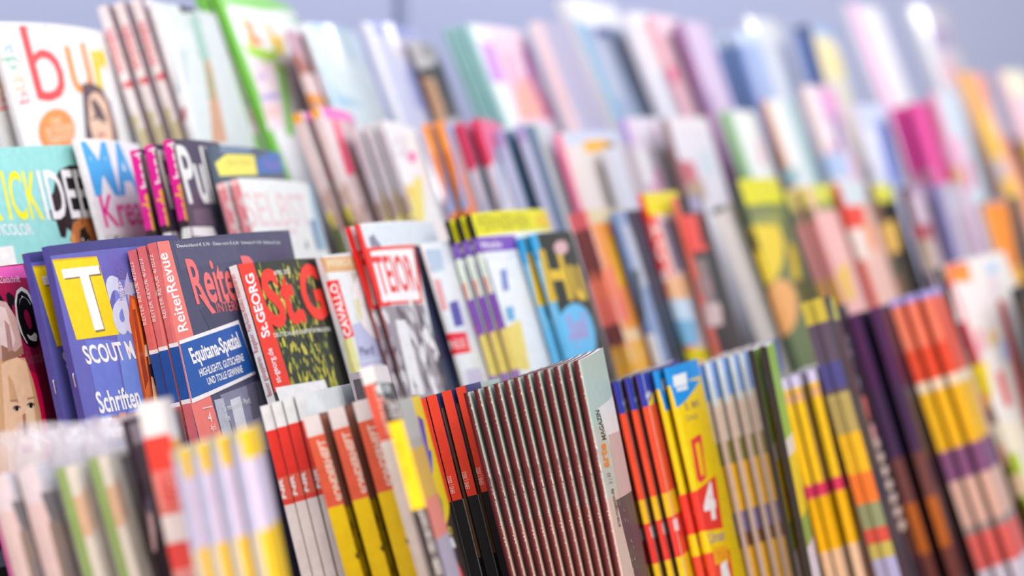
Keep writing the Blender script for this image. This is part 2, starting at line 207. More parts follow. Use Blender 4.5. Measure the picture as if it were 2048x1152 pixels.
["B","pink_spine_magazine","hot pink spined craft magazine with dark cover",258.6,107.8,5.39,0,[14.0,26.0],0,0,0,[[68,53,103],[859,17,340],[456,6,178]],[[-3.9,13.9,12.84],[-1.2,22.3,12.84],[5.3,30.8,12.84]],[],[["R",[783,12,314],-5.4,218.2,0.0,258.6],["T",[859,745,769],"hand",[2.9,236.9],[2.9,256.9],[-3.2,236.5],0.02],["T",[859,452,13],"made",[3.6,212.4],[2.6,233.5],[-3.5,212.1],0.03],["R",[44,22,34],-5.4,189.7,0.0,213.1],["R",[848,807,755],-5.4,189.7,0.0,204.0],["T",[832,856,814],"Pull",[7.8,222.6],[68.1,222.3],[2.0,255.3],0.02],["R",[80,44,53],0.0,189.7,3.9,255.3],["P",[848,859,830],[[-4.2,208.7],[42.4,207.6],[46.5,201.4],[-5.4,203.6]]],["P",[151,106,160],[[10.9,218.0],[44.4,219.0],[47.6,208.7],[10.0,209.4]]]]],
["B","slate_magazine","dark slate magazine with yellow and blue boxes",255.2,157.8,3.08,0,[13.0,24.0],0,0,0,[[76,111,160],[98,138,198],[44,60,85]],[[60.5,32.6,16.1]],[],[["P",[177,256,359],[[16.8,255.2],[75.5,255.2],[70.5,251.6],[13.0,250.6]]],["P",[859,791,132],[[0.8,244.5],[22.8,250.0],[78.5,250.6],[76.1,238.1],[3.5,236.7]]],["T",[607,499,90],"EXTRA",[22.8,242.8],[69.1,243.9],[22.8,246.4],0.0],["P",[52,169,483],[[82.0,248.2],[123.4,254.3],[157.8,254.9],[157.8,242.8],[79.0,238.8]]],["T",[340,169,483],"Neue",[97.6,243.1],[140.6,245.1],[98.3,247.6],0.0],["T",[411,574,740],"Ideen",[148.0,245.4],[161.0,246.4],[150.9,250.1],0.0],["P",[14,24,34],[[132.4,255.2],[157.8,255.2],[157.8,255.2],[157.8,255.2]]]]],
["B","rose_spine_magazine","rose spined pale magazine with faint red title",230.8,157.8,5.39,0,[13.0,22.0],0,0,0,[[815,856,814],[752,210,256],[504,111,160]],[[52.6,46.6,17.37],[57.3,53.1,17.37]],[],[["R",[859,548,530],-5.4,227.2,0.0,230.8],["R",[783,281,314],-5.4,182.0,0.0,227.2],["T",[807,614,604],"SELBST",[-3.2,201.9],[123.7,202.5],[-3.2,222.1],0.005],["T",[848,452,440],"gemacht",[-1.0,195.3],[83.9,197.0],[-1.4,199.6],0.0],["P",[369,548,656],[[148.1,230.8],[157.8,230.8],[154.8,187.6],[130.9,187.3]]],["P",[212,346,483],[[122.6,206.4],[140.5,206.7],[133.9,187.3],[122.3,187.2]]],["T",[76,106,172],"4",[91.2,187.0],[101.3,187.3],[93.5,192.7],0.0]]],
["B","floral_magazine","mauve magazine with magenta top and orange corner",285.3,88.5,6.16,0,[9.0,26.0],0,0,0,[[677,523,518],[783,628,617],[63,47,66]],[[258.1,4.6,22.12],[265.0,14.6,22.12]],[],[["R",[859,386,18],-6.2,279.0,0.0,285.3],["R",[752,601,579],-6.2,213.9,0.0,279.0],["R",[859,175,506],0.0,277.6,88.5,285.3],["R",[832,776,755],0.0,0.0,5.1,285.3],["P",[859,106,191],[[17.6,277.4],[28.8,276.5],[28.7,240.2],[8.3,237.4]]],["P",[607,407,398],[[47.7,278.4],[88.5,279.2],[88.5,261.0],[39.3,256.6]]],["N",[[580,397,340],[428,248,205],[707,548,483],[504,327,256]],[[-6.2,240.4],[76.8,245.1],[88.5,206.7],[-6.2,205.8]],40,4.87,9,1.0],["P",[729,642,41],[[-6.2,216.2],[-2.6,219.1],[-3.0,208.1],[-6.2,204.1]]],["P",[155,150,41],[[-6.2,212.8],[-6.2,212.1],[-6.2,188.6],[-6.2,188.6]]],["R",[134,156,53],-6.2,186.3,0.0,211.1]]],
["B","grey_pages_magazine","white magazine with grey spine and yellow foot",267.4,115.5,5.39,0,[13.0,26.0],0,0,0,[[859,859,830],[480,440,483],[411,376,419]],[[291.4,16.0,20.85],[296.4,22.9,20.85],[301.4,29.9,20.85]],[],[["R",[859,859,859],0.0,0.0,6.6,267.4],["R",[614,581,591],-5.4,259.8,0.0,267.4],["R",[380,273,241],-5.4,191.0,0.0,216.0],["R",[859,601,90],2.2,191.0,18.5,222.2],["P",[859,97,419],[[60.5,244.4],[57.3,242.9],[52.7,241.4],[47.7,240.2],[42.8,239.5],[38.5,239.3],[35.3,239.6],[33.4,240.4],[33.0,241.5],[34.0,242.9],[36.6,244.3],[40.3,245.7],[45.0,246.9],[50.0,247.6],[54.9,247.9],[58.9,247.7],[61.4,247.0],[62.0,245.9]]],["P",[859,745,172],[[26.8,226.4],[56.9,231.3],[23.6,198.2],[-5.4,199.8]]],["T",[722,601,684],"Haus",[0.3,240.3],[41.0,243.9],[14.5,264.6],0.0],["P",[692,407,506],[[49.3,267.4],[88.1,267.4],[75.8,267.4],[41.8,266.0]]]]],
["B","orange_magazine","orange spined magazine with lilac and blue cover",267.7,92.4,5.39,0,[14.0,25.02],0,0,0,[[580,588,712],[859,308,47],[212,102,59]],[[399.2,4.6,20.18],[405.9,11.6,20.18]],[],[["R",[859,346,98],0.0,0.0,19.9,267.7],["R",[783,210,16],-5.4,194.8,0.0,245.8],["R",[504,499,670],19.9,0.0,41.0,267.7],["P",[205,386,684],[[5.9,266.0],[21.2,265.0],[-1.5,202.6],[-5.4,203.9]]],["R",[848,210,23],2.6,194.8,18.2,227.5]]],
["B","crimson_magazine","crimson topped magazine with lilac white lower half",265.0,107.8,5.39,0,[14.0,24.39],0,0,0,[[663,642,712],[635,26,90],[164,71,98]],[[434.4,10.4,20.13],[443.8,18.9,20.13]],[],[["R",[593,574,656],-5.4,174.9,0.0,230.2],["R",[783,156,288],0.0,233.2,107.8,265.0],["R",[692,671,740],11.6,167.5,77.8,233.2],["P",[267,407,579],[[18.9,245.7],[32.3,242.6],[3.5,204.4],[-4.8,198.6]]]]],
["B","navy_strip_magazine","lavender magazine with dark teal navy stripe",256.1,107.8,6.16,0,[8.0,22.0],0,0,0,[[593,614,670],[528,561,755],[293,327,530]],[[473.7,18.1,20.07],[486.4,28.9,20.07]],[],[["R",[692,714,769],0.0,254.6,107.8,256.1],["R",[64,144,241],2.1,168.2,25.0,254.6],["R",[504,601,579],25.0,0.0,41.3,256.1],["R",[411,336,630],-6.2,243.3,0.0,256.1],["P",[93,195,132],[[-6.2,207.8],[-6.2,209.3],[-6.2,192.8],[-6.2,192.8]]]]],
["B","cream_magazine","cream magazine with pink edge and gold box",245.4,130.9,5.39,0,[3.0,12.0],0,0,0,[[729,671,630],[848,195,359],[607,111,226]],[[531.5,26.8,18.86]],[],[["R",[567,628,769],0.0,235.5,130.9,245.4],["P",[815,440,36],[[40.3,238.2],[97.7,239.4],[103.6,230.6],[39.1,228.9]]],["P",[267,106,31],[[87.2,237.8],[110.2,237.0],[110.2,229.1],[92.2,229.8]]],["R",[848,574,554],0.0,0.0,7.0,245.4],["P",[815,548,178],[[10.5,184.0],[37.3,184.2],[35.0,175.1],[8.8,176.5]]]]],
["B","grey_white_magazine","grey white magazine behind the yellow headed one",229.0,69.3,5.39,0,[3.0,12.0],0,0,0,[[593,614,684],[635,656,712],[411,407,461]],[[584.8,29.0,17.65]],[],[["R",[480,407,440],30.3,0.0,69.3,229.0]]],
["B","purple_edge_magazine","purple edged magazine with white and pink cover",259.5,100.1,5.39,0,[3.0,12.0],0,0,0,[[692,656,726],[411,290,712],[276,169,530]],[[712.5,4.6,21.07]],[],[["R",[692,574,684],0.0,0.0,20.8,259.5],["P",[752,407,579],[[10.8,215.6],[42.0,216.8],[33.6,195.9],[5.3,197.0]]],["P",[815,823,830],[[-2.5,237.8],[21.0,232.1],[16.9,202.8],[-5.4,205.4]]],["P",[607,346,483],[[55.5,255.1],[69.8,253.1],[59.1,235.9],[48.6,235.9]]]]],
["B","brown_spine_magazine","brown spined white magazine with red corner",251.4,107.8,6.16,0,[3.0,12.0],0,0,0,[[707,685,726],[267,150,149],[134,67,70]],[[745.7,9.4,17.59]],[],[["R",[752,714,726],0.0,241.5,107.8,251.4],["P",[554,144,178],[[0.5,216.7],[32.5,213.5],[31.7,194.7],[-0.1,198.1]]],["P",[456,327,226],[[-0.1,198.1],[41.4,198.6],[39.9,181.9],[0.1,183.6]]],["P",[554,656,684],[[50.3,223.6],[87.4,223.3],[80.8,202.0],[51.6,202.5]]]]],
["B","green_stripe_magazine","pale mint magazine with leaf green stripe",257.2,100.1,6.16,0,[3.0,12.0],0,0,0,[[737,768,726],[330,523,264],[158,308,127]],[[904.2,4.6,20.93]],[],[["R",[167,407,149],0.0,0.0,13.2,257.2],["R",[775,823,755],13.2,0.0,59.8,257.2],["P",[783,407,506],[[62.6,234.8],[74.1,230.3],[61.8,207.3],[46.0,207.4]]]]],
["B","white_teal_magazine","white magazine with brown edge and teal foot",263.5,92.4,4.62,0,[3.0,12.0],0,0,0,[[799,823,799],[411,202,149],[242,97,66]],[[995.2,4.6,20.86]],[],[["R",[859,499,256],0.0,0.0,8.9,263.5],["R",[349,574,554],59.4,0.0,92.4,263.5],["P",[276,475,483],[[-4.6,200.3],[29.9,200.0],[21.4,183.9],[-4.6,185.5]]]]],
["B","rose_blue_magazine","rose pink magazine with blue lower panel",273.3,115.5,4.62,0,[3.0,12.0],0,0,0,[[768,574,670],[580,386,378],[349,210,226]],[[1090.3,4.6,20.81]],[],[["R",[859,745,726],0.0,0.0,31.7,273.3],["P",[722,346,579],[[44.8,271.7],[115.5,271.0],[100.2,235.6],[33.2,240.1]]],["P",[242,240,398],[[58.9,247.3],[79.2,245.1],[67.4,210.7],[42.2,210.9]]],["P",[158,308,579],[[-4.6,206.4],[14.4,205.7],[7.5,187.7],[-4.6,188.7]]],["P",[607,290,398],[[22.4,216.1],[46.3,215.7],[43.2,206.0],[18.2,206.6]]],["P",[411,548,740],[[-0.4,207.3],[67.4,210.7],[51.2,184.0],[-3.5,184.5]]]]],
["B","blue_magazine","white and cornflower blue magazine on third tier",249.3,115.5,6.93,0,[3.0,12.0],0,0,0,[[554,635,799],[752,745,799],[480,499,630]],[[1191.3,4.6,19.65]],[],[["P",[115,217,591],[[50.1,233.8],[85.4,231.5],[65.3,173.6],[18.5,155.2],[25.3,184.5]]],["P",[722,776,845],[[-2.8,225.7],[43.7,223.9],[20.7,164.9],[-6.9,168.1]]],["P",[158,317,604],[[-6.9,192.7],[-4.8,192.0],[-4.8,179.6],[-6.9,180.3]]]]],
["B","magenta_magazine","hot magenta magazine near the end of third tier",242.2,107.8,6.93,0,[3.0,12.0],0,0,0,[[752,47,305],[607,75,305],[330,36,138]],[[1279.0,4.6,18.49],[1290.5,16.2,18.49]],[],[["R",[663,156,398],0.0,231.1,107.8,242.2],["R",[783,53,305],0.0,0.0,38.8,242.2],["R",[456,67,219],38.8,0.0,70.1,242.2],["P",[554,256,359],[[-6.9,176.9],[11.4,176.3],[8.4,163.4],[-6.9,164.9]]]]],
["B","sky_pink_magazine","sky blue topped pink magazine with orange disc",249.6,107.8,6.16,0,[3.0,12.0],0,0,0,[[580,685,755],[752,290,440],[504,156,272]],[[1357.1,16.9,18.47]],[],[["R",[848,548,656],0.0,0.0,13.8,249.6],["R",[663,628,712],100.8,0.0,107.8,249.6],["P",[783,452,604],[[-6.2,203.3],[65.3,202.7],[42.8,174.3],[-6.2,177.6]]],["P",[859,407,127],[[17.9,162.2],[12.4,158.9],[4.2,156.2],[-1.6,154.5],[-4.7,154.2],[-6.2,154.7],[-6.2,155.9],[-6.2,158.2],[-6.2,161.2],[-6.2,164.8],[-6.2,168.3],[-6.2,171.4],[-4.9,173.2],[-1.8,173.6],[3.6,172.9],[11.9,171.3],[17.7,168.8],[19.8,165.6]]],["P",[722,67,212],[[40.7,179.6],[67.6,178.1],[49.4,148.1],[24.5,149.0]]]]],
["B","salmon_magazine","salmon magazine with golden yellow stripe",277.5,115.5,6.93,0,[3.0,12.0],0,0,0,[[848,346,226],[859,475,127],[411,256,138]],[[1567.0,4.6,23.71]],[],[["R",[859,561,41],0.0,121.9,41.4,229.6],["R",[859,440,107],0.0,229.6,32.3,277.5],["P",[722,548,554],[[75.0,252.9],[115.5,248.7],[95.5,206.7],[37.7,206.2]]],["P",[580,499,530],[[-3.3,179.9],[39.5,178.6],[24.3,154.9],[-6.9,158.6]]]]],
["B","cream_pink_magazine","cream and pink magazine at the end of third tier",272.7,146.3,6.16,0,[2.0,14.0],0,0,0,[[832,601,656],[859,574,579],[607,386,419]],[[1668.7,4.6,21.59]],[],[["R",[859,807,604],0.0,245.0,146.3,272.7],["P",[815,273,212],[[-6.2,241.5],[-6.2,241.5],[-6.2,189.7],[-6.2,189.7]]],["P",[859,628,107],[[-6.2,189.7],[12.2,192.7],[-6.2,149.4],[-6.2,149.4]]]]],
["C","tattoo_portrait_magazine","hot pink magazine with blond woman and black title",274.5,157.8,3.85,0,[0.0,14.0],0,0,0,[[335,9,65],[627,111,336],[192,6,40]],[[-280.2,4.6,16.31]],[],[["P",[739,111,461],[[-1.5,274.5],[65.6,273.7],[66.3,267.3],[-0.5,272.7]]],["P",[830,56,265],[[9.5,251.6],[46.4,255.4],[39.3,229.2],[0.7,190.7],[-3.8,179.8]]],["P",[815,6,140],[[0.7,219.2],[23.1,218.8],[23.0,180.3],[-3.7,177.3]]],["P",[769,4,85],[[49.4,223.2],[55.5,219.6],[51.4,183.6],[45.4,177.1],[46.3,196.6]]],["P",[143,4,30],[[53.9,247.4],[68.8,231.2],[66.1,171.9],[49.5,176.6],[54.1,210.4]]],["P",[24,8,13],[[72.9,265.8],[96.2,264.3],[77.2,165.4],[55.7,170.8],[64.0,206.8]]],["T",[7,6,9],"TATTOO",[5.8,243.9],[58.8,234.6],[-0.2,270.3],0.04],["T",[696,713,708],"o",[47.4,235.2],[65.6,234.0],[50.4,264.0],-0.0],["T",[5,4,5],"o",[49.6,236.5],[65.4,235.5],[50.8,262.0],0.05],["T",[830,519,723],"Zeitschrift",[42.7,266.5],[59.4,265.7],[43.3,269.7],0.0],["T",[192,63,99],"Sonder",[48.0,225.8],[67.3,225.8],[49.0,232.1],0.0],["P",[654,391,204],[[24.4,235.6],[29.0,231.5],[47.7,229.3],[49.7,218.2],[49.4,203.6],[46.0,184.3],[38.5,170.8],[5.9,175.7],[13.4,198.4]]],["P",[830,558,355],[[27.6,228.0],[40.1,231.0],[47.7,227.3],[46.7,211.2],[43.1,197.0],[35.4,171.2],[13.0,174.6],[18.5,197.7]]],["P",[859,640,438],[[30.6,198.6],[43.3,209.2],[43.7,194.5],[37.0,171.0],[24.0,172.9]]],["P",[595,402,375],[[35.5,258.8],[43.7,257.1],[49.0,247.9],[48.0,235.6],[44.9,230.5],[32.0,230.9],[24.0,230.8]]],["P",[769,626,610],[[36.7,255.8],[41.7,254.3],[43.4,238.5],[39.0,234.1],[30.6,237.4]]],["P",[317,162,108],[[31.4,237.3],[41.0,232.9],[48.0,235.6],[47.4,231.3],[39.7,230.1],[28.9,229.3]]],["P",[457,267,249],[[38.6,248.8],[41.5,246.0],[39.7,234.0],[35.4,233.5]]],["P",[457,250,140],[[27.4,211.1],[33.2,210.6],[33.6,209.8],[27.8,210.1]]],["P",[457,250,140],[[40.9,210.4],[47.2,210.4],[47.3,209.7],[41.3,209.4]]],["P",[185,111,81],[[34.3,206.4],[33.9,206.0],[33.3,205.7],[32.3,205.6],[31.3,205.5],[30.2,205.7],[29.3,205.9],[28.6,206.3],[28.2,206.7],[28.1,207.1],[28.5,207.5],[29.2,207.7],[30.1,207.9],[31.1,208.0],[32.2,207.8],[33.1,207.6],[33.9,207.2],[34.3,206.7]]],["P",[185,111,81],[[45.9,206.4],[45.5,206.1],[44.8,205.7],[43.9,205.6],[42.7,205.6],[41.7,205.7],[40.7,206.0],[40.0,206.4],[39.6,206.7],[39.5,207.2],[39.9,207.6],[40.6,207.8],[41.5,208.0],[42.7,208.1],[43.7,207.9],[44.7,207.6],[45.5,207.3],[45.9,206.8]]],["P",[769,744,637],[[33.6,206.0],[33.4,205.7],[33.0,205.6],[32.3,205.5],[31.5,205.5],[30.7,205.6],[30.0,205.7],[29.4,206.0],[29.1,206.3],[29.1,206.5],[29.3,206.7],[29.8,206.9],[30.5,207.0],[31.3,207.0],[32.0,206.9],[32.8,206.7],[33.3,206.4],[33.6,206.2]]],["P",[769,744,637],[[44.9,206.1],[44.7,205.8],[44.1,205.7],[43.4,205.6],[42.6,205.6],[41.8,205.7],[41.0,205.9],[40.5,206.1],[40.2,206.4],[40.1,206.6],[40.3,206.8],[40.9,207.0],[41.6,207.1],[42.4,207.1],[43.2,207.0],[44.0,206.8],[44.5,206.6],[44.8,206.3]]],["P",[11,10,12],[[32.6,206.4],[32.3,206.0],[32.0,205.6],[31.4,205.4],[30.9,205.4],[30.3,205.4],[29.9,205.6],[29.6,205.9],[29.5,206.3],[29.6,206.7],[29.8,207.1],[30.3,207.4],[30.7,207.6],[31.3,207.7],[31.8,207.6],[32.3,207.4],[32.6,207.1],[32.7,206.7]]],["P",[11,10,12],[[44.2,206.4],[43.9,206.0],[43.5,205.7],[43.0,205.4],[42.4,205.4],[41.8,205.4],[41.3,205.7],[41.0,206.0],[41.0,206.4],[41.0,206.7],[41.3,207.1],[41.7,207.4],[42.2,207.7],[42.8,207.7],[43.4,207.7],[43.8,207.5],[44.1,207.2],[44.3,206.8]]],["P",[502,218,129],[[34.0,203.0],[36.8,203.6],[34.0,193.3],[30.6,192.7]]],["P",[457,78,99],[[27.3,188.9],[37.0,188.5],[34.6,185.0],[27.3,185.0]]]]],  # dark red and near-black polygons at right: shadow painted on the cover
["C","lettering_magazine","violet magazine with yellow T block and redhead",276.6,157.8,3.85,0,[3.0,22.0],0,0,0,[[121,127,461],[62,66,326],[40,49,233]],[[-234.3,9.6,13.86],[-232.5,20.4,13.86]],[[208.4,215.4]],[["R",[46,46,211],0.0,271.8,157.8,276.6],["R",[80,78,336],-3.9,178.3,0.0,276.6],["P",[160,258,679],[[53.4,256.4],[75.6,255.2],[57.3,181.0],[37.8,173.3],[42.2,222.4]]],["P",[137,189,610],[[13.9,229.9],[40.3,227.5],[37.0,180.8],[12.8,186.3]]],["P",[859,640,4],[[0.9,270.0],[41.0,269.0],[46.5,229.7],[6.8,230.6]]],["P",[654,402,5],[[0.9,270.0],[41.0,269.0],[41.1,268.3],[1.3,269.0]]],["P",[242,196,65],[[7.5,264.0],[41.6,263.6],[41.7,259.3],[30.6,259.6],[34.0,232.5],[25.0,232.5],[22.1,259.5],[7.9,259.6]]],["P",[859,859,859],[[6.5,264.7],[40.4,264.4],[40.7,260.4],[29.4,260.4],[33.0,233.5],[24.0,233.6],[21.0,260.3],[6.9,260.3]]],["T",[575,654,831],"a",[44.0,231.2],[65.5,230.5],[43.1,259.0],0.02],["T",[446,494,723],"t",[60.6,232.1],[77.2,232.2],[60.4,259.7],0.02],["T",[206,203,558],"MISS TATTOO",[60.5,245.9],[66.1,262.0],[53.9,245.9],0.0],["T",[846,859,859],"SCOUT M",[11.2,218.5],[58.9,216.9],[9.0,227.5],0.025],["T",[830,859,859],"Schriften",[13.3,194.4],[54.3,193.3],[12.1,204.8],0.02],["T",[859,859,859],"K",[13.9,182.3],[23.9,182.0],[13.5,191.5],0.03],["P",[550,87,13],[[66.1,248.1],[73.7,246.6],[77.3,234.8],[74.2,214.7],[70.0,194.8],[57.5,193.0],[58.1,206.0],[59.8,223.4],[60.2,235.9]]],["P",[769,189,30],[[67.7,246.5],[70.6,245.3],[72.1,222.5],[65.5,197.7],[60.0,195.8],[60.6,215.8]]],["P",[192,27,7],[[72.5,235.1],[77.3,234.8],[74.9,202.0],[67.8,197.5]]],["P",[373,49,9],[[65.9,240.5],[69.5,240.9],[66.9,205.2],[61.2,200.7]]],["P",[830,545,355],[[82.5,242.1],[85.9,234.2],[85.2,213.8],[81.6,186.1],[76.5,179.0],[65.1,182.7],[70.4,204.9],[73.3,222.4]]],["P",[43,25,58],[[70.6,212.4],[77.0,213.0],[76.9,208.1],[70.2,206.9]]],["P",[22,27,81],[[76.2,207.9],[75.7,207.3],[74.8,206.7],[73.8,206.4],[72.8,206.2],[71.8,206.3],[70.9,206.6],[70.4,207.1],[70.2,207.7],[70.4,208.4],[70.8,209.1],[71.7,209.6],[72.7,210.0],[73.8,210.1],[74.8,210.1],[75.6,209.7],[76.2,209.2],[76.4,208.6]]],["P",[859,654,484],[[71.0,222.5],[88.9,222.8],[86.8,216.8],[69.1,216.6]]],["P",[266,70,65],[[22.3,191.9],[52.1,191.0],[51.0,179.3],[22.6,181.1]]],["P",[502,234,218],[[29.3,192.6],[36.0,192.3],[34.5,179.6],[28.0,180.5]]]]],
["C","riding_magazine","slate riding magazine with coral spine and blue banner",269.8,188.7,5.0,0,[5.0,20.0],0,0,0,[[71,74,140],[601,132,146],[479,101,113]],[[-160.9,17.9,13.84],[-161.1,24.0,13.84],[-160.4,30.2,13.84]],[],[["R",[682,162,164],-5.0,165.2,0.0,269.8],["P",[815,203,176],[[1.0,269.8],[12.6,269.8],[18.2,208.6],[25.0,161.9],[1.7,164.9],[-2.0,218.4]]],["P",[87,87,161],[[16.8,269.3],[89.7,267.4],[90.1,255.7],[17.6,254.5]]],["P",[58,61,121],[[29.3,233.2],[77.6,245.6],[91.9,234.2],[70.5,225.0],[35.4,222.5]]],["P",[242,250,355],[[31.1,189.4],[82.2,192.3],[88.9,154.5],[40.0,160.1]]],["P",[457,494,583],[[23.7,187.6],[33.6,187.6],[36.7,160.5],[25.0,161.9]]],["P",[654,683,738],[[40.8,185.8],[53.1,186.6],[53.7,163.7],[41.2,165.1]]],["P",[143,138,204],[[63.1,191.4],[76.1,191.3],[77.5,174.3],[62.4,173.2]]],["T",[859,859,859],"ReiterRevue",[12.6,224.4],[7.9,264.0],[2.9,224.0],0.015],["T",[859,775,723],"REITER REVUE 4/2022",[-2.9,232.4],[-3.2,264.2],[-5.0,232.3],0.0],["T",[815,169,164],"Reiter",[27.2,236.9],[86.8,235.1],[24.6,259.6],0.02],["T",[815,169,164],"Revue",[95.9,234.8],[192.4,232.9],[91.2,257.8],0.02],["T",[815,169,164],"INTERNATIONAL",[47.9,230.5],[115.5,229.2],[47.4,235.5],0.0],["P",[815,169,164],[[31.1,240.8],[35.1,241.0],[46.2,230.6],[41.3,230.2]]],["T",[769,857,859],"Deutschland \u20ac 5,70 \u00b7 \u00d6sterreich \u20ac 6,30 \u00b7 Schweiz sFr 9,20 \u00b7 BeNeLux \u20ac 6,60",[19.4,265.8],[161.7,262.3],[19.2,267.7],0.0],["R",[859,859,847],-5.0,217.4,0.0,219.4],["R",[17,87,345],-5.0,191.0,0.0,217.4],["R",[859,859,847],-5.0,188.8,0.0,191.0],["P",[859,859,859],[[1.2,219.9],[70.5,225.0],[78.0,195.9],[1.2,188.4]]],["P",[17,101,395],[[1.4,218.1],[70.0,222.9],[77.5,197.5],[1.6,190.7]]],["T",[859,859,859],"Equitana-Spezial",[10.5,207.6],[67.2,211.5],[8.2,215.4],0.03],["T",[859,859,859],"HIGHLIGHTS, GUTSCHEINE",[14.6,200.4],[67.1,203.9],[14.2,204.2],0.02],["T",[859,859,859],"UND TOLLE GEWINNE",[20.9,195.6],[62.8,198.3],[20.3,199.2],0.02],["T",[859,859,815],"4",[13.2,177.4],[16.9,177.5],[13.3,182.2],0.0],["P",[859,859,815],[[9.9,185.1],[19.8,185.0],[20.1,184.5],[10.2,184.6]]],["T",[859,859,815],"April",[13.9,173.0],[19.2,173.1],[13.7,176.1],0.0],["T",[830,859,859],"So meistert Ihr Pferd",[30.4,180.8],[63.2,182.0],[30.2,183.9],0.0],["T",[830,859,859],"die",[30.9,175.9],[36.1,176.0],[30.8,179.2],0.0]]],
["C","foliage_magazine","dark foliage cover magazine with red title and red strip",252.3,146.3,4.62,0,[7.0,18.0],0,0,0,[[23,32,20],[830,859,859],[654,683,708]],[[-89.6,46.2,18.34]],[],[["N",[[242,284,25],[373,381,35],[143,189,21],[502,447,52],[69,101,20],[38,63,18]],[[18.6,251.1],[118.7,250.6],[105.9,156.9],[12.7,162.5],[10.2,205.7]],330,1.67,5,1.7],["N",[[414,413,43],[575,519,65],[317,381,46],[654,571,81]],[[17.1,243.1],[50.9,247.0],[75.5,201.3],[108.4,159.6],[41.4,175.9],[23.2,221.0]],125,1.42,8,1.9],["N",[[11,17,15],[18,27,16]],[[46.1,230.6],[108.6,239.8],[117.7,199.3],[67.0,190.7],[42.4,206.1]],40,2.06,12,1.6],["P",[7,9,5],[[96.9,250.6],[128.3,250.2],[117.0,153.3],[89.9,155.3]]],["P",[830,35,13],[[0.5,252.3],[18.7,252.2],[22.6,184.2],[1.2,183.7]]],["T",[859,859,859],"St.GEORG",[14.2,213.0],[14.8,247.0],[4.2,212.1],0.03],["T",[859,859,859],"st-georg.de",[11.8,188.3],[12.0,206.7],[5.5,187.9],0.01],["T",[502,70,99],"Besser galoppieren \u00b7 Ratgeber: Narkose-Risiko minimieren",[-0.7,182.7],[-2.6,248.0],[-3.5,182.4],0.0],["T",[846,32,13],"St.G",[18.7,218.1],[103.6,219.3],[21.6,248.2],0.035],["T",[830,859,723],"DEUTSCHLANDS REITSPORTMAGAZIN",[19.0,211.8],[100.5,210.8],[18.6,214.0],0.01],["T",[830,859,723],"APRIL 2022",[40.2,244.4],[63.4,244.6],[40.6,246.9],0.01],["P",[846,859,859],[[3.1,186.0],[68.6,185.0],[70.3,169.5],[4.6,168.7]]],["T",[40,32,35],"tschlands",[20.7,174.6],[58.9,175.3],[19.6,178.5],0.0],["T",[40,32,35],"Elite",[41.3,168.1],[57.2,168.3],[41.1,171.6],0.0]]],
["C","white_label_magazine","white spined magazine with red vertical label and lilac foot",251.6,146.3,4.62,0,[4.0,22.0],0,0,0,[[739,799,799],[682,744,768],[526,545,583]],[[11.8,33.9,18.25]],[],[["P",[661,413,190],[[-1.9,250.7],[37.9,249.5],[43.4,240.7],[-0.8,242.1]]],["T",[830,775,558],"PFERDE",[3.6,244.8],[34.3,244.4],[3.6,248.8],0.01],["P",[550,571,508],[[27.5,240.4],[56.0,239.0],[58.3,210.9],[36.1,212.3]]],["P",[502,532,738],[[11.3,211.2],[80.5,215.9],[70.1,162.9],[5.7,166.1]]],["P",[725,728,299],[[-2.1,204.3],[7.0,204.2],[6.9,185.9],[-3.5,181.9]]],["P",[682,713,355],[[21.3,224.8],[28.4,225.5],[26.8,212.9],[20.4,213.4]]],["T",[859,859,859],"C",[20.8,201.8],[68.1,202.1],[20.6,239.9],0.05],["P",[830,28,21],[[-2.3,237.4],[10.1,237.4],[10.0,205.1],[-0.8,204.2]]],["T",[859,859,859],"CAVALLO",[7.4,205.8],[6.6,235.7],[-0.7,205.3],0.025],["T",[69,63,190],"Pferd!",[11.6,193.5],[30.0,193.3],[11.5,198.4],0.0],["P",[654,713,847],[[6.0,190.6],[42.7,190.8],[43.6,189.9],[6.7,189.7]]]]],
["C","red_spine_magazine","red edged magazine with red framed title and grey photo",265.7,146.3,1.54,0,[4.0,22.0],0,0,0,[[769,840,831],[725,16,15],[435,10,9]],[[47.2,39.3,19.73],[49.7,44.0,19.73]],[],[["P",[661,744,784],[[5.4,264.5],[146.3,265.4],[146.3,251.9],[5.4,252.1]]],["P",[242,234,326],[[10.6,257.2],[17.2,259.2],[23.8,251.2],[9.6,251.9]]],["R",[815,25,18],0.0,0.0,4.2,265.7],["P",[784,17,16],[[-0.5,252.0],[11.2,251.2],[11.6,161.7],[-1.5,163.4]]],["P",[769,63,46],[[4.4,251.6],[79.5,250.9],[59.2,216.0],[-0.8,218.1]]],["P",[859,859,859],[[6.7,249.4],[71.6,248.8],[55.7,217.9],[3.3,219.7]]],["T",[739,46,46],"TEIOR",[4.6,225.5],[59.3,223.8],[6.2,246.8],0.02],["P",[859,859,859],[[3.4,223.5],[57.8,222.1],[56.7,219.1],[2.7,220.6]]],["P",[317,284,317],[[-0.9,217.6],[58.7,215.4],[54.0,157.7],[-1.5,163.4]]],["N",[[682,676,694],[132,111,134],[830,840,831],[58,49,62],[457,424,461]],[[-0.3,215.6],[59.4,214.1],[54.0,157.7],[-1.5,163.4]],70,2.52,2,2.4],["P",[769,775,784],[[11.3,208.7],[24.3,207.7],[19.9,163.8],[3.7,165.5]]],["P",[14,23,69],[[75.0,250.2],[94.4,250.8],[76.1,156.2],[47.6,158.2]]]]],
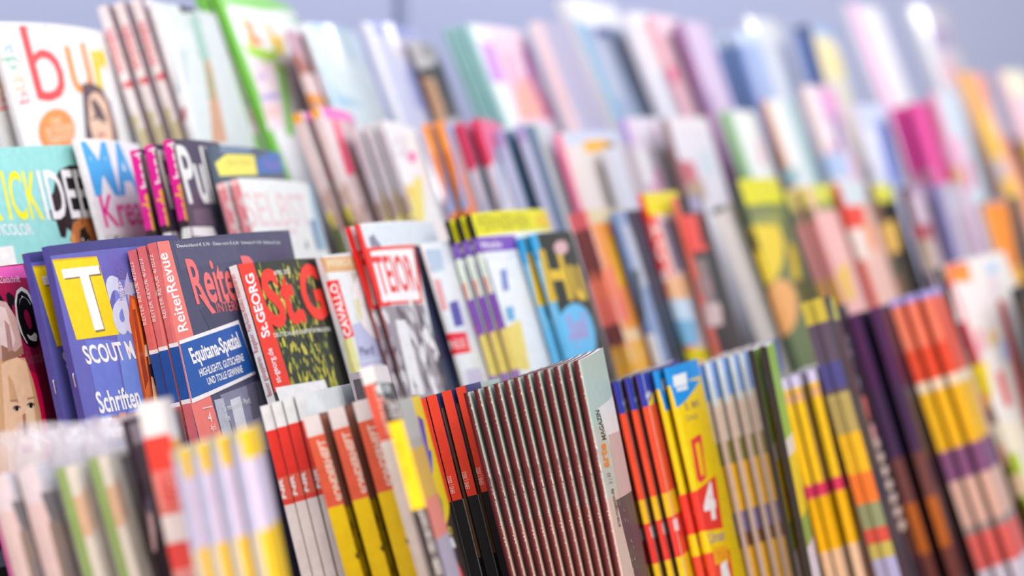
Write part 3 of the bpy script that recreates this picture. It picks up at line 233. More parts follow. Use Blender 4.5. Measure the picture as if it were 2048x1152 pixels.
["C","white_text_magazine","white magazine with small red box beside purple spines",250.0,115.5,2.31,0,[6.0,22.0],0,0,0,[[754,824,847],[830,859,859],[595,626,665]],[[123.3,36.4,19.05]],[],[["P",[769,381,395],[[-0.1,227.5],[8.8,227.5],[6.9,208.7],[-0.8,208.9]]],["P",[102,106,395],[[11.4,212.7],[26.1,213.7],[24.5,198.4],[9.6,198.1]]],["P",[457,598,723],[[-0.1,245.8],[22.6,245.3],[20.5,232.5],[-0.5,232.2]]],["P",[830,21,40],[[-2.3,195.3],[24.3,194.0],[22.7,181.9],[-2.3,182.3]]],["T",[859,807,784],"NEUES",[-2.3,185.6],[18.7,185.3],[-2.3,191.0],0.0],["P",[550,545,723],[[5.5,172.2],[29.9,171.8],[28.6,155.0],[1.9,157.5]]]]],
["C","yellow_header_magazine","white magazine under yellow header with purple spine foot",261.2,146.3,3.85,0,[4.0,16.0],0,0,0,[[769,840,859],[739,857,723],[69,116,218]],[[162.4,35.5,18.99],[166.1,40.9,18.99],[169.8,46.3,18.99]],[],[["R",[769,744,8],0.0,246.9,146.3,261.2],["R",[10,11,5],-3.9,244.9,0.0,261.2],["T",[710,775,5],"TV",[-3.8,248.0],[-3.8,258.0],[-3.8,248.0],0.04],["T",[435,424,9],"FERNSEHEN",[4.7,250.3],[92.2,249.0],[6.8,259.6],0.03],["P",[769,571,15],[[146.3,254.2],[146.3,252.1],[146.3,250.2],[146.3,248.9],[146.3,248.2],[134.2,248.1],[121.8,248.9],[113.3,250.2],[109.0,252.0],[109.0,254.1],[113.4,256.1],[122.0,257.9],[134.6,259.3],[146.3,260.2],[146.3,260.2],[146.3,259.4],[146.3,258.1],[146.3,256.3]]],["R",[43,96,190],0.0,145.7,2.1,244.9],["P",[192,78,461],[[-3.2,246.6],[58.9,245.3],[59.8,235.6],[-3.8,237.4]]],["T",[769,775,859],"Woche",[-0.0,239.4],[31.3,238.9],[0.2,243.7],0.02],["R",[250,87,484],-3.9,186.0,0.0,212.3],["R",[373,203,532],-3.9,114.8,0.0,186.0],["P",[185,267,583],[[17.9,225.1],[27.3,225.1],[22.3,212.2],[13.1,212.3]]],["P",[830,302,218],[[-3.8,222.8],[-2.0,222.8],[-2.5,213.1],[-3.8,213.1]]],["P",[769,654,164],[[-3.3,190.0],[25.3,193.2],[17.9,162.5],[-3.8,165.3]]],["P",[154,424,694],[[8.9,202.3],[21.1,202.3],[17.9,193.7],[7.4,194.0]]],["P",[710,32,73],[[-3.8,196.4],[-3.2,196.8],[-3.8,188.6],[-3.8,187.6]]],["R",[754,824,859],0.0,232.5,146.3,236.2]]],
["C","blue_spine_magazine","sky blue spined magazine with black cover and yellow title",242.3,77.0,3.85,0,[4.0,16.0],0,0,0,[[16,23,14],[43,376,723],[14,56,25]],[[223.4,45.6,18.92],[228.1,51.7,18.92]],[],[["R",[27,340,694],-3.9,225.7,0.0,242.3],["R",[192,519,784],-3.9,104.6,0.0,225.7],["R",[102,494,784],0.0,0.0,4.5,242.3],["R",[5,32,12],4.5,0.0,5.9,242.3],["T",[725,494,25],"Hu",[-2.6,200.3],[66.3,197.8],[0.3,232.1],0.03],["P",[654,424,438],[[56.4,231.4],[53.7,229.8],[49.4,228.5],[44.4,227.7],[39.1,227.3],[34.3,227.5],[30.4,228.2],[27.9,229.3],[26.8,230.7],[27.3,232.2],[29.4,233.7],[32.9,234.9],[37.4,235.8],[42.6,236.2],[47.8,236.1],[52.4,235.5],[55.7,234.4],[57.1,232.9]]],["P",[132,519,847],[[53.3,167.4],[41.1,158.8],[26.8,151.7],[12.6,146.9],[-0.1,145.1],[-3.8,146.1],[-3.8,149.3],[-3.8,155.3],[-3.8,163.3],[-3.8,172.5],[-3.8,181.6],[1.0,188.6],[13.9,193.5],[28.3,195.8],[42.4,195.0],[54.4,191.2],[61.2,184.8],[60.8,176.5]]],["T",[457,267,583],"Spa\u00df",[7.8,173.9],[43.7,173.8],[13.2,189.5],0.02],["P",[12,350,665],[[-3.8,172.5],[-3.5,174.0],[-3.8,150.2],[-3.8,143.8]]]]],
["C","maroon_spine_magazine","orange cover magazine with maroon spine and rose header",259.0,115.5,5.62,0,[8.0,18.0],0,0,0,[[830,311,46],[154,32,40],[24,11,7]],[[388.8,4.6,19.44],[390.6,10.8,19.44]],[],[["R",[654,116,140],-5.6,246.7,0.0,259.0],["R",[682,598,375],0.0,249.2,115.5,259.0],["R",[799,381,265],0.0,0.0,8.2,259.0],["P",[815,175,129],[[-5.5,211.6],[33.2,210.2],[25.6,180.3],[-5.6,180.1]]],["P",[859,218,108],[[-1.8,217.4],[43.0,218.8],[28.4,194.3],[-4.6,197.4]]],["P",[830,598,336],[[2.6,174.7],[44.5,174.0],[40.9,165.3],[0.2,166.5]]],["P",[859,494,9],[[34.9,240.5],[50.3,236.5],[39.8,204.6],[23.5,203.4]]],["P",[799,519,190],[[-1.6,161.4],[35.1,160.3],[31.7,151.6],[-2.2,152.8]]],["P",[830,424,46],[[-3.9,165.6],[47.5,164.9],[28.8,137.7],[-5.6,141.6]]]]],
["C","slate_blue_magazine","slate blue magazine between orange and red ones",254.3,84.7,3.85,0,[4.0,13.0],0,0,0,[[43,63,99],[102,203,461],[49,96,204]],[[432.0,8.8,18.83]],[],[["R",[250,340,532],0.0,0.0,20.3,254.3],["P",[457,494,583],[[6.4,244.7],[20.4,244.0],[26.4,200.5],[7.7,200.0]]],["P",[43,70,73],[[-0.3,213.1],[11.9,212.2],[-1.0,177.7],[-3.8,178.6]]],["P",[654,683,723],[[-3.8,167.9],[7.8,166.8],[6.3,141.3],[-3.8,143.0]]],["R",[20,32,65],22.2,0.0,47.9,254.3]]],
["C","red_title_magazine","bright red strip magazine under a yellow header",264.0,84.7,3.85,0,[4.0,13.0],0,0,0,[[769,571,532],[830,16,9],[502,10,6]],[[486.2,7.3,18.79]],[],[["R",[769,683,21],0.0,247.9,84.7,264.0],["R",[859,32,18],0.0,77.5,11.3,247.9],["T",[859,744,694],"ROT",[7.9,200.5],[10.8,244.3],[-3.8,200.4],0.02],["P",[250,218,299],[[18.8,244.0],[46.7,242.9],[40.7,206.0],[19.2,205.3]]],["P",[830,494,265],[[-2.4,201.8],[43.0,202.1],[30.4,176.9],[-3.5,180.3]]],["P",[192,470,694],[[-3.8,173.1],[32.6,173.1],[23.9,151.6],[-3.8,153.1]]],["P",[550,713,847],[[-3.8,187.6],[37.8,184.6],[29.3,169.6],[-3.8,172.3]]],["P",[710,626,9],[[-3.8,151.2],[38.5,148.2],[35.3,138.9],[-3.8,141.8]]],["P",[143,302,21],[[-3.8,165.8],[-2.7,154.5],[-3.8,140.3],[-3.8,140.3]]]]],
["C","black_red_magazine","black magazine with red upper block and salmon edge",256.8,60.1,5.39,0,[4.0,13.0],0,0,0,[[40,32,35],[739,189,140],[373,70,52]],[[521.7,10.3,17.6]],[],[["P",[354,321,461],[[24.5,256.8],[57.2,256.0],[52.3,244.0],[22.6,244.8]]],["P",[830,87,65],[[-1.7,243.3],[48.1,241.8],[36.0,215.9],[-3.6,215.8]]],["P",[143,8,7],[[29.6,241.5],[47.3,241.1],[39.7,219.5],[24.4,220.1]]],["P",[250,189,190],[[0.7,210.4],[25.6,210.7],[19.3,172.2],[-1.0,172.1]]],["P",[654,494,484],[[-3.5,178.3],[29.0,177.1],[21.2,160.9],[-4.8,162.1]]],["P",[335,218,218],[[-3.8,196.8],[21.9,196.1],[22.1,183.1],[-3.2,185.6]]],["P",[17,32,40],[[24.9,212.7],[37.5,212.1],[44.2,178.1],[27.3,175.3]]]]],
["C","cream_spine_magazine","thick cream spined magazine with dark top",249.6,84.7,10.78,0,[4.0,13.0],0,0,0,[[682,626,508],[799,775,723],[550,494,438]],[[653.3,4.6,22.08]],[],[["R",[69,70,58],-10.8,245.6,84.7,249.6],["R",[769,744,665],0.0,0.0,22.4,249.6],["R",[550,424,317],22.4,0.0,35.0,249.6]]],
["C","olive_magazine","olive magazine with yellow oval and peach disc",264.4,115.5,5.39,0,[4.0,13.0],0,0,0,[[143,189,81],[84,127,73],[43,63,40]],[[662.4,10.5,20.38]],[],[["R",[710,683,12],0.0,243.7,115.5,264.4],["P",[815,626,40],[[56.6,205.9],[42.4,196.8],[25.1,189.3],[7.4,184.2],[-3.2,182.4],[-5.4,183.2],[-5.4,186.4],[-5.4,192.7],[-5.4,201.0],[-5.4,210.5],[-5.4,220.1],[-2.5,227.5],[9.7,232.3],[27.5,234.8],[44.5,234.2],[58.1,230.5],[65.5,223.9],[64.9,215.4]]],["P",[859,424,140],[[42.7,160.0],[31.5,152.8],[17.4,146.9],[2.5,143.1],[-4.2,141.9],[-5.4,142.3],[-5.4,145.0],[-5.4,150.2],[-5.4,157.0],[-5.4,164.9],[-5.4,172.8],[-4.5,179.4],[1.5,183.0],[16.5,184.6],[30.7,183.7],[42.1,180.3],[48.6,174.7],[48.7,167.7]]],["P",[250,284,90],[[2.8,238.4],[86.0,237.9],[86.1,225.5],[4.7,228.4]]],["P",[69,78,25],[[59.8,181.3],[95.7,182.0],[99.3,146.8],[57.6,149.0]]],["P",[654,470,9],[[77.7,213.4],[96.1,204.7],[75.3,180.6],[52.5,181.7]]]]],
["C","rose_magazine","rose pink magazine with golden foot under yellow band",251.7,100.1,5.39,0,[4.0,13.0],0,0,0,[[859,494,461],[682,234,233],[84,56,46]],[[774.6,4.6,20.85],[781.9,13.1,20.85]],[],[["R",[654,683,90],-5.4,235.0,100.1,251.7],["R",[250,302,81],0.0,229.9,100.1,236.6],["R",[143,162,46],-5.4,223.3,0.0,235.0],["P",[859,571,9],[[-5.4,175.0],[42.9,187.5],[32.0,154.2],[-5.4,156.2]]],["R",[830,447,417],0.0,0.0,12.3,251.7],["R",[710,381,9],-5.4,32.2,0.0,175.3]]],
["C","red_white_magazine","red and white magazine with orange foot",249.7,92.4,4.62,0,[4.0,13.0],0,0,0,[[830,519,438],[710,37,21],[102,16,9]],[[855.5,9.5,20.25]],[],[["R",[627,713,723],0.0,229.9,92.4,249.7],["P",[815,66,35],[[-4.6,229.8],[51.0,228.2],[41.8,209.7],[-4.6,210.9]]],["P",[859,775,694],[[-4.6,210.9],[27.3,210.2],[17.7,182.6],[-4.6,185.2]]],["P",[830,284,81],[[35.0,216.4],[55.6,211.4],[47.3,189.9],[27.5,190.7]]],["P",[739,138,25],[[-4.6,183.1],[-2.6,182.4],[-4.6,163.9],[-4.6,163.9]]]]],
["C","gold_figure_magazine","black magazine with golden figure under yellow header",243.9,73.2,4.62,0,[4.0,13.0],0,0,0,[[24,21,16],[250,162,73],[38,19,12]],[[939.4,4.6,20.21]],[],[["R",[682,683,65],0.0,228.0,73.2,243.9],["P",[769,494,108],[[-4.6,210.1],[36.3,211.5],[22.5,185.2],[-4.6,183.6]]],["P",[550,284,73],[[-4.6,214.5],[-4.6,210.1],[-4.6,188.0],[-4.6,188.0]]],["P",[33,127,46],[[-4.6,176.9],[-0.1,182.1],[-1.4,164.9],[-4.6,165.9]]]]],
["C","maroon_rose_magazine","dark maroon spined magazine with rose white cover",236.7,84.7,7.7,0,[4.0,13.0],0,0,0,[[654,519,610],[69,17,21],[33,8,9]],[[990.1,7.3,18.52]],[],[["R",[414,284,417],0.0,227.8,84.7,236.7],["P",[435,78,99],[[-5.1,202.6],[42.7,201.0],[40.6,187.4],[-5.5,189.3]]],["P",[550,424,317],[[-3.5,189.7],[36.7,187.6],[28.1,160.1],[-5.9,161.4]]]]],
["C","violet_magazine","violet magazine with mauve cover on second tier",233.0,100.1,7.7,0,[4.0,13.0],0,0,0,[[414,360,532],[166,162,355],[102,96,218]],[[1043.0,9.9,17.38]],[],[["R",[414,402,532],0.0,225.8,100.1,233.0],["R",[373,340,558],0.0,0.0,16.0,233.0],["R",[479,402,484],16.0,0.0,80.9,233.0],["P",[526,494,583],[[24.0,226.5],[100.1,225.1],[100.0,201.7],[17.1,204.1]]]]],
["C","orange_cover_magazine","vivid orange magazine at the end of second tier",210.7,161.7,6.16,0,[-2.0,14.0],0,0,0,[[859,258,9],[435,360,461],[24,19,15]],[[1168.2,4.6,18.45]],[],[["R",[317,267,299],0.0,207.0,161.7,210.7],["R",[859,350,46],0.0,70.6,14.9,207.0],["P",[28,25,25],[[86.2,210.7],[161.7,210.7],[75.8,62.4],[13.9,68.9]]],["P",[769,381,18],[[-2.0,144.5],[59.5,145.9],[74.0,125.5],[-3.2,128.2]]],["P",[11,7,5],[[-6.2,129.1],[79.8,130.0],[32.8,57.1],[-6.2,62.8]]]]],
["D","wrapped_grey_magazine","grey portrait magazine in clear plastic wrap",308.6,92.4,9.24,0,[8.0,16.0],0,1,0,[[236,225,240],[799,767,816],[520,485,516]],[[-402.6,4.6,18.3],[-398.6,16.9,18.3]],[],[["R",[618,674,782],0.0,296.7,92.4,308.6],["P",[92,114,151],[[-1.3,297.0],[10.0,295.4],[13.9,281.2],[-0.0,283.1]]],["P",[251,195,139],[[-1.5,284.5],[19.0,282.6],[21.6,256.8],[-2.2,260.6]]],["R",[784,645,626],-9.2,251.8,0.0,293.5],["P",[169,155,165],[[0.7,272.5],[16.2,270.3],[17.5,257.4],[0.0,260.1]]]]],
["D","wrapped_green_magazine","grass green spined magazine in clear plastic wrap",303.9,61.6,8.86,0,[8.0,16.0],0,1,0,[[814,799,656],[236,473,30],[65,120,14]],[[-396.4,29.9,17.56],[-393.3,44.5,17.56]],[],[["R",[814,859,750],0.0,0.0,12.1,303.9],["R",[814,832,718],-4.2,223.0,0.0,303.9],["R",[784,535,293],-4.2,274.6,0.0,291.1],["R",[784,535,293],0.8,276.6,5.2,293.1],["R",[23,20,11],10.9,243.6,25.2,301.5]]],  # near-black cover strip: shade of the gap between copies, as colour
["D","black_face_magazine","black magazine with faint face beside green spines",314.9,52.4,3.08,0,[8.0,16.0],0,0,0,[[8,8,17],[23,13,21],[5,4,8]],[[-392.5,51.0,16.2]],[],[["P",[236,195,240],[[-0.2,312.5],[11.2,312.9],[8.4,301.2],[-0.3,302.3]]],["P",[41,28,41],[[-1.1,304.5],[10.9,304.1],[6.3,289.1],[-2.7,290.5]]],["P",[520,371,373],[[-1.4,279.0],[2.0,279.4],[-1.6,261.6],[-3.1,260.9]]],["P",[96,81,139],[[-1.0,282.0],[3.7,284.3],[2.6,277.3],[-1.3,275.9]]],["P",[65,38,61],[[2.2,293.8],[7.2,294.1],[3.2,283.4],[-0.5,283.9]]]]],
["D","red_white_spine_magazine","red and white banded magazine beside grey lavender spines",317.4,34.6,10.01,0,[26.61,32.91],0,0,0,[[784,767,782],[784,859,859],[520,485,490]],[[-421.0,77.5,13.85]],[],[["R",[799,859,859],-10.0,303.9,0.0,317.4],["R",[814,47,30],-10.0,290.4,0.0,303.9],["R",[784,241,208],-10.0,273.4,0.0,290.4],["R",[814,799,782],-10.0,262.5,0.0,273.4],["R",[784,47,38],-10.0,252.3,0.0,262.5],["R",[784,293,274],-10.0,238.7,0.0,252.3],["T",[726,57,47],"HEFT",[-2.7,274.8],[-2.0,288.9],[-7.8,275.9],0.03],["R",[845,393,17],0.0,286.5,27.1,301.1],["R",[814,461,395],0.0,273.8,34.6,286.5],["R",[814,832,851],0.0,263.1,34.6,273.8],["R",[784,131,127],0.0,238.7,34.6,263.1]]],
["D","lavender_spine_magazine","grey lavender spined magazine with yellow ends",295.6,46.2,6.54,0,[25.33,31.33],0,0,0,[[520,535,816],[352,415,542],[146,155,240]],[[-458.1,106.1,12.84],[-459.3,115.3,12.84],[-459.6,124.6,12.84],[-459.1,133.8,12.84]],[],[["R",[352,415,312],-6.5,291.4,0.0,295.6],["R",[845,616,6],0.0,284.7,46.2,295.6],["R",[618,616,851],0.0,258.7,46.2,284.7],["R",[829,575,4],0.0,214.3,46.2,258.7],["R",[362,426,626],-6.5,258.0,0.0,287.7],["R",[453,473,395],-6.5,232.6,0.0,258.0],["R",[845,616,6],-3.1,284.7,0.0,295.6],["R",[618,616,851],-3.1,258.7,0.0,284.7],["R",[829,575,4],-3.1,214.3,0.0,258.7]]],
["D","red_white_stack_magazine","white magazine with red upper half and white cap",310.6,127.0,4.93,0,[18.66,25.09],0,0,0,[[799,799,782],[784,767,766],[474,393,373]],[[-225.8,4.6,15.76],[-225.6,10.8,15.76],[-225.0,16.9,15.76],[-224.0,23.1,15.76]],[],[["R",[784,859,859],-4.9,298.9,127.0,310.6],["R",[799,38,25],-4.9,277.0,127.0,298.9],["R",[784,131,86],-4.9,266.3,127.0,277.0],["R",[770,65,47],-4.9,264.0,127.0,266.3],["R",[814,799,782],-4.9,190.8,127.0,264.0],["T",[859,859,859],"NR",[-3.1,267.0],[-2.8,276.7],[-4.9,267.4],0.05]]],
["D","orange_yellow_spine_magazine","thick orange and yellow spined magazine with brown cover",298.7,60.1,7.7,0,[17.91,24.09],0,0,0,[[291,161,95],[784,131,54],[96,28,14]],[[-245.3,51.4,17.62],[-241.9,62.9,17.62],[-238.5,74.5,17.62]],[],[["R",[814,799,782],-7.7,289.5,0.0,298.7],["R",[770,131,61],-7.7,257.0,0.0,289.5],["T",[859,767,656],"SONDERHEFT",[1.0,258.8],[-0.7,287.0],[-2.5,259.1],0.03],["R",[859,645,4],-7.7,183.6,0.0,257.0],["R",[96,33,17],0.0,254.3,60.1,286.4],["R",[229,161,14],0.0,183.6,60.1,254.3],["R",[859,645,6],0.0,183.6,12.1,255.6],["R",[520,210,139],0.0,255.4,15.1,297.8],["N",[[38,28,6],[135,99,6]],[[-0.7,252.2],[18.0,250.5],[24.7,214.6],[0.1,217.3]],14,1.55,3,1.5]]],  # brown photo cover, its dark browns and gold also hold painted shade
["D","grey_back_magazine","grey photo magazine peeking out behind white capped spine",315.9,69.3,6.16,0,[23.59,29.18],0,0,0,[[181,167,178],[352,331,373],[135,120,139]],[[-146.0,4.6,15.41]],[],[["P",[80,72,86],[[-4.8,312.6],[4.8,312.5],[0.2,301.6],[-4.9,302.8]]]]],
["D","white_cap_magazine","tall white capped red spine magazine on bottom tier",310.3,65.5,6.16,0,[23.41,28.95],0,0,0,[[38,38,47],[784,832,816],[520,437,418]],[[-273.0,105.7,18.23]],[],[["R",[784,849,833],-6.2,302.8,0.0,310.3],["R",[770,109,61],-6.2,277.9,0.0,302.8],["T",[845,704,656],"GARTEN & HAUS",[-0.7,279.9],[-0.8,301.2],[-2.5,280.0],0.02],["R",[784,783,766],-6.2,184.3,0.0,277.9],["P",[31,38,54],[[-1.2,303.1],[37.2,302.5],[37.2,296.1],[-1.8,296.4]]],["T",[726,859,859],"N HEIM",[-1.2,297.8],[37.2,297.8],[-1.2,301.8],0.02],["R",[784,832,816],0.0,0.0,4.4,310.3],["R",[784,767,782],0.0,302.3,65.5,310.3],["R",[726,535,418],0.0,184.3,23.3,294.8]]],
["D","black_cap_magazine","yellow spined magazine with black cap and black foot",292.2,65.5,6.16,0,[23.05,28.51],0,0,0,[[431,437,373],[859,660,4],[474,351,4]],[[-314.1,134.1,17.59]],[],[["R",[23,16,19],-6.2,283.7,0.0,292.2],["T",[726,799,851],"SZ 3/22",[-0.5,284.7],[-0.8,291.4],[-3.8,285.3],0.02],["R",[859,660,4],-6.2,246.6,0.0,283.7],["R",[14,13,17],-6.2,186.2,0.0,246.6],["T",[814,859,859],"Geballter \u00b7 richtig guter Lesestoff",[-1.2,218.1],[-1.8,245.8],[-3.2,218.3],0.02],["T",[520,351,11],"Das Heft",[-3.5,258.9],[-3.1,275.7],[-5.2,259.0],0.0],["R",[474,510,490],0.0,274.9,65.5,292.2],["R",[671,437,77],0.0,249.5,65.5,270.7],["R",[784,258,208],0.0,232.6,65.5,249.5],["R",[431,415,542],0.0,186.2,65.5,232.6]]],
["D","pepper_magazine","yellow magazine with green pepper and purple triangle",293.8,47.7,1.54,0,[22.85,28.26],0,0,0,[[859,660,4],[845,616,4],[520,371,6]],[[-234.7,90.9,17.27]],[],[["P",[130,65,441],[[8.3,285.4],[27.1,282.5],[9.5,258.7],[-1.0,259.0]]],["P",[36,72,542],[[1.5,268.5],[26.6,268.6],[9.5,258.7],[-1.0,259.0]]],["P",[135,361,21],[[-1.5,256.9],[-0.7,253.5],[15.7,245.9],[11.2,240.7],[-1.5,231.5],[-1.5,233.7],[-1.5,245.1]]],["P",[299,562,54],[[-1.5,249.6],[-0.4,245.9],[-1.5,238.2],[-1.5,239.4]]],["P",[23,20,17],[[-1.5,233.7],[47.7,242.0],[47.7,206.6],[-1.5,211.0]]],["T",[814,735,11],"SO",[-0.8,230.8],[21.1,229.9],[-0.8,234.4],0.02],["P",[784,859,859],[[-1.5,229.6],[15.8,228.9],[21.1,223.9],[-1.3,225.0]]],["P",[859,50,30],[[-1.5,224.6],[3.1,222.8],[17.6,210.8],[-0.8,207.4],[-1.5,207.6]]],["P",[814,799,816],[[-1.5,215.5],[4.5,215.9],[1.2,209.4],[-1.5,208.7]]]]],
["D","orange_black_magazine","orange topped magazine with black lower spine",295.9,44.7,5.08,0,[16.79,22.58],0,0,0,[[31,28,47],[859,66,28],[8,6,8]],[[-88.0,4.6,15.98],[-87.6,10.8,15.98],[-82.7,16.9,15.98],[-78.8,23.1,15.98]],[],[["R",[859,66,28],-5.1,242.2,0.0,295.9],["R",[10,12,16],-5.1,160.3,0.0,242.2],["T",[859,767,718],"EINS | 2022",[-2.8,246.0],[-2.9,254.7],[-5.1,246.0],0.0],["R",[130,114,465],0.0,262.8,2.2,295.9],["R",[726,767,718],0.0,160.3,2.2,242.2],["R",[41,50,193],0.0,273.0,44.7,295.9],["R",[520,275,116],3.2,211.5,8.9,288.4]]],
["D","folded_cover_magazine","grey green magazine standing up behind the maroon folds",296.2,65.5,1.54,0,[16.63,22.36],0,0,0,[[453,616,542],[391,510,465],[352,437,395]],[[-32.3,4.6,15.97]],[],[["P",[784,293,54],[[65.5,296.2],[65.5,296.2],[65.5,296.2],[65.5,296.2]]]]],
["D","maroon_fold_magazine","stapled magazine with maroon back and grey green cover",291.0,150.2,3.31,0.32,[20.24,25.03],0,0,0,[[474,645,584],[497,645,598],[105,13,19]],[[-128.2,53.4,15.98],[-128.3,57.8,15.69],[-128.4,62.1,15.4],[-128.5,66.4,15.11],[-128.7,70.7,14.83],[-129.0,75.0,14.54],[-129.2,79.3,14.25],[-129.5,83.6,13.97],[-129.9,87.9,13.68],[-130.3,92.2,13.4],[-130.7,96.6,13.12],[-131.2,100.9,12.83]],[[237.6,249.6]],[["R",[442,602,542],-1.1,257.6,150.2,291.0],["R",[520,562,516],-1.1,224.3,150.2,257.6],["R",[644,510,441],-1.1,152.9,150.2,224.3],["P",[784,799,816],[[33.4,265.8],[150.2,265.3],[150.2,236.2],[55.4,243.5]]],["P",[618,437,441],[[55.4,250.9],[150.2,246.8],[150.2,209.7],[45.4,217.2]]],["P",[46,38,61],[[31.6,221.1],[150.2,215.0],[150.2,167.2],[47.9,178.8]]],["N",[[726,704,686]],[[55.4,213.8],[73.2,212.4],[72.0,179.5],[44.5,182.4]],12,0.7,1,1.0],["T",[8,10,11],"MAGAZIN",[41.2,249.8],[36.1,264.6],[22.7,250.8],0.02],["T",[784,241,17],"arte",[30.0,237.3],[33.4,248.7],[4.8,238.9],0.04],["T",[19,24,25],"2 | 22",[28.6,229.4],[27.3,234.8],[15.9,230.4],0.0],["T",[19,24,25],"arte-magazin.de",[28.2,208.5],[28.6,227.0],[15.1,209.5],0.01],["N",[[700,560,520],[800,720,680],[600,420,390]],[[-1.2,0.0],[-1.2,290.9],[-0.9,290.9],[-0.9,0.0]],150,0.15,5,3.2]]],  # cover bands turn pinker downward: warm light from below put into colour
["D","blue_red_comic","red and yellow comic with blue corner and black back",278.2,146.3,4.93,0.58,[14.73,19.81],0,0,0,[[859,65,19],[6,4,5],[6,4,4]],[[87.6,4.6,14.06],[92.0,10.8,14.06],[95.2,16.9,14.06],[97.0,23.1,14.06]],[],[["R",[13,41,395],-2.8,260.1,146.3,278.2],["P",[845,645,11],[[1.1,261.2],[14.7,265.2],[22.2,267.4],[18.7,262.0],[11.2,258.3],[-0.4,255.1],[-1.1,257.6]]],["P",[520,616,851],[[-0.8,266.5],[10.8,268.3],[13.3,265.3],[-0.2,263.5]]],["R",[859,72,19],-2.8,211.4,146.3,260.1],["R",[859,535,8],-2.8,198.1,146.3,211.4],["R",[784,38,25],-2.8,175.6,146.3,198.1],["P",[814,859,851],[[-0.8,196.0],[9.3,196.1],[8.6,189.1],[-0.8,189.8]]],["R",[859,589,4],-2.8,122.6,146.3,175.6],["R",[618,535,570],0.0,122.6,2.0,278.2]]],
["D","blue_yellow_comic","yellow comic with blue corner emblem and red foot",277.5,55.4,4.62,0.58,[5.0,12.0],0,0,0,[[859,645,4],[5,4,4],[5,4,4]],[[117.2,25.0,14.35],[119.2,31.2,14.35]],[],[["R",[12,293,766],-2.7,267.3,55.4,277.5],["P",[12,293,766],[[-1.6,269.1],[52.1,265.1],[15.4,256.9],[-1.0,254.4]]],["P",[784,859,859],[[2.2,272.1],[26.6,272.0],[23.5,265.3],[0.6,265.8]]],["P",[726,799,859],[[3.5,265.2],[23.1,264.8],[23.3,262.5],[3.7,262.9]]],["T",[291,225,116],"R. MA",[11.1,250.9],[39.1,251.0],[10.9,255.7],0.01],["T",[291,225,116],"DAS",[9.0,245.3],[29.7,245.0],[9.4,248.5],0.01],["P",[770,50,47],[[7.9,234.8],[24.9,236.3],[28.2,235.3],[19.9,211.8],[9.3,210.1],[4.0,212.5]]],["P",[859,616,4],[[13.9,231.8],[21.6,232.1],[17.3,213.6],[11.9,213.8]]],["P",[784,47,30],[[-4.6,206.8],[38.0,210.9],[29.8,180.6],[-4.6,184.8]]],["T",[859,859,859],"4",[2.4,189.9],[24.0,189.0],[8.5,209.1],0.05],["P",[859,616,4],[[-4.6,184.3],[30.2,181.2],[30.7,168.9],[-4.6,172.2]]],["T",[41,81,418],"Unser",[1.8,176.3],[31.3,174.6],[1.0,182.7],0.0],["P",[784,65,30],[[-4.6,172.2],[32.7,168.6],[26.5,145.8],[-4.6,151.2]]],["P",[845,415,17],[[3.5,173.8],[28.6,171.6],[26.9,161.7],[2.2,164.2]]],["T",[726,195,8],"T\u00dc",[6.8,165.8],[21.3,164.9],[7.2,171.5],0.0],["P",[814,859,859],[[10.2,162.9],[22.4,163.9],[22.9,146.5],[5.9,149.4]]]]],
["D","peach_spine_magazine","pale blue capped magazine with peach spine and yellow band",274.6,138.6,5.39,0,[13.5,18.16],0,0,0,[[726,485,193],[755,616,516],[236,167,151]],[[206.7,4.6,13.43],[212.4,10.4,13.43],[217.4,16.2,13.43],[222.5,21.9,13.43],[224.7,27.7,13.43]],[],[["R",[664,824,859],-5.4,248.1,0.0,274.6],["R",[755,645,542],-5.4,94.6,0.0,248.1],["R",[181,371,750],-2.5,252.6,0.0,274.6],["R",[593,589,465],-2.5,227.0,0.0,252.6],["R",[236,258,61],-2.5,213.5,0.0,227.0],["R",[845,535,11],-2.5,184.9,0.0,213.5],["R",[215,195,418],-2.5,172.2,0.0,184.9],["R",[181,72,17],-2.5,163.9,0.0,172.2],["R",[859,510,4],-2.5,94.6,0.0,163.9],["R",[96,258,626],0.0,252.6,138.6,274.6],["R",[497,535,465],0.0,227.0,138.6,252.6],["R",[236,258,61],0.0,213.5,138.6,227.0],["R",[845,535,11],0.0,184.9,138.6,213.5],["R",[163,142,293],0.0,172.2,138.6,184.9],["R",[135,50,8],0.0,163.9,138.6,172.2],["R",[859,510,4],0.0,94.6,138.6,163.9],["P",[10,331,782],[[1.9,269.0],[41.2,272.3],[33.2,260.6],[-0.2,253.6]]],["T",[814,859,859],"M",[11.2,263.8],[26.3,264.2],[9.9,270.0],0.02]]],
["D","green_edge_magazine","lime green edged magazine with black spine on bottom tier",274.0,61.6,3.85,0,[17.4,21.51],0,0,0,[[236,485,41],[8,8,6],[5,4,4]],[[176.9,50.9,12.83],[179.6,57.8,12.83]],[],[["R",[283,535,61],0.0,219.4,61.6,274.0],["P",[784,799,851],[[-3.8,253.6],[-3.8,255.0],[-3.8,240.5],[-3.8,239.0]]],["R",[784,735,686],0.0,209.2,61.6,219.4],["R",[859,645,4],0.0,173.5,61.6,209.2],["R",[236,393,54],0.0,156.6,61.6,173.5],["R",[755,674,750],0.0,97.3,61.6,156.6]]],
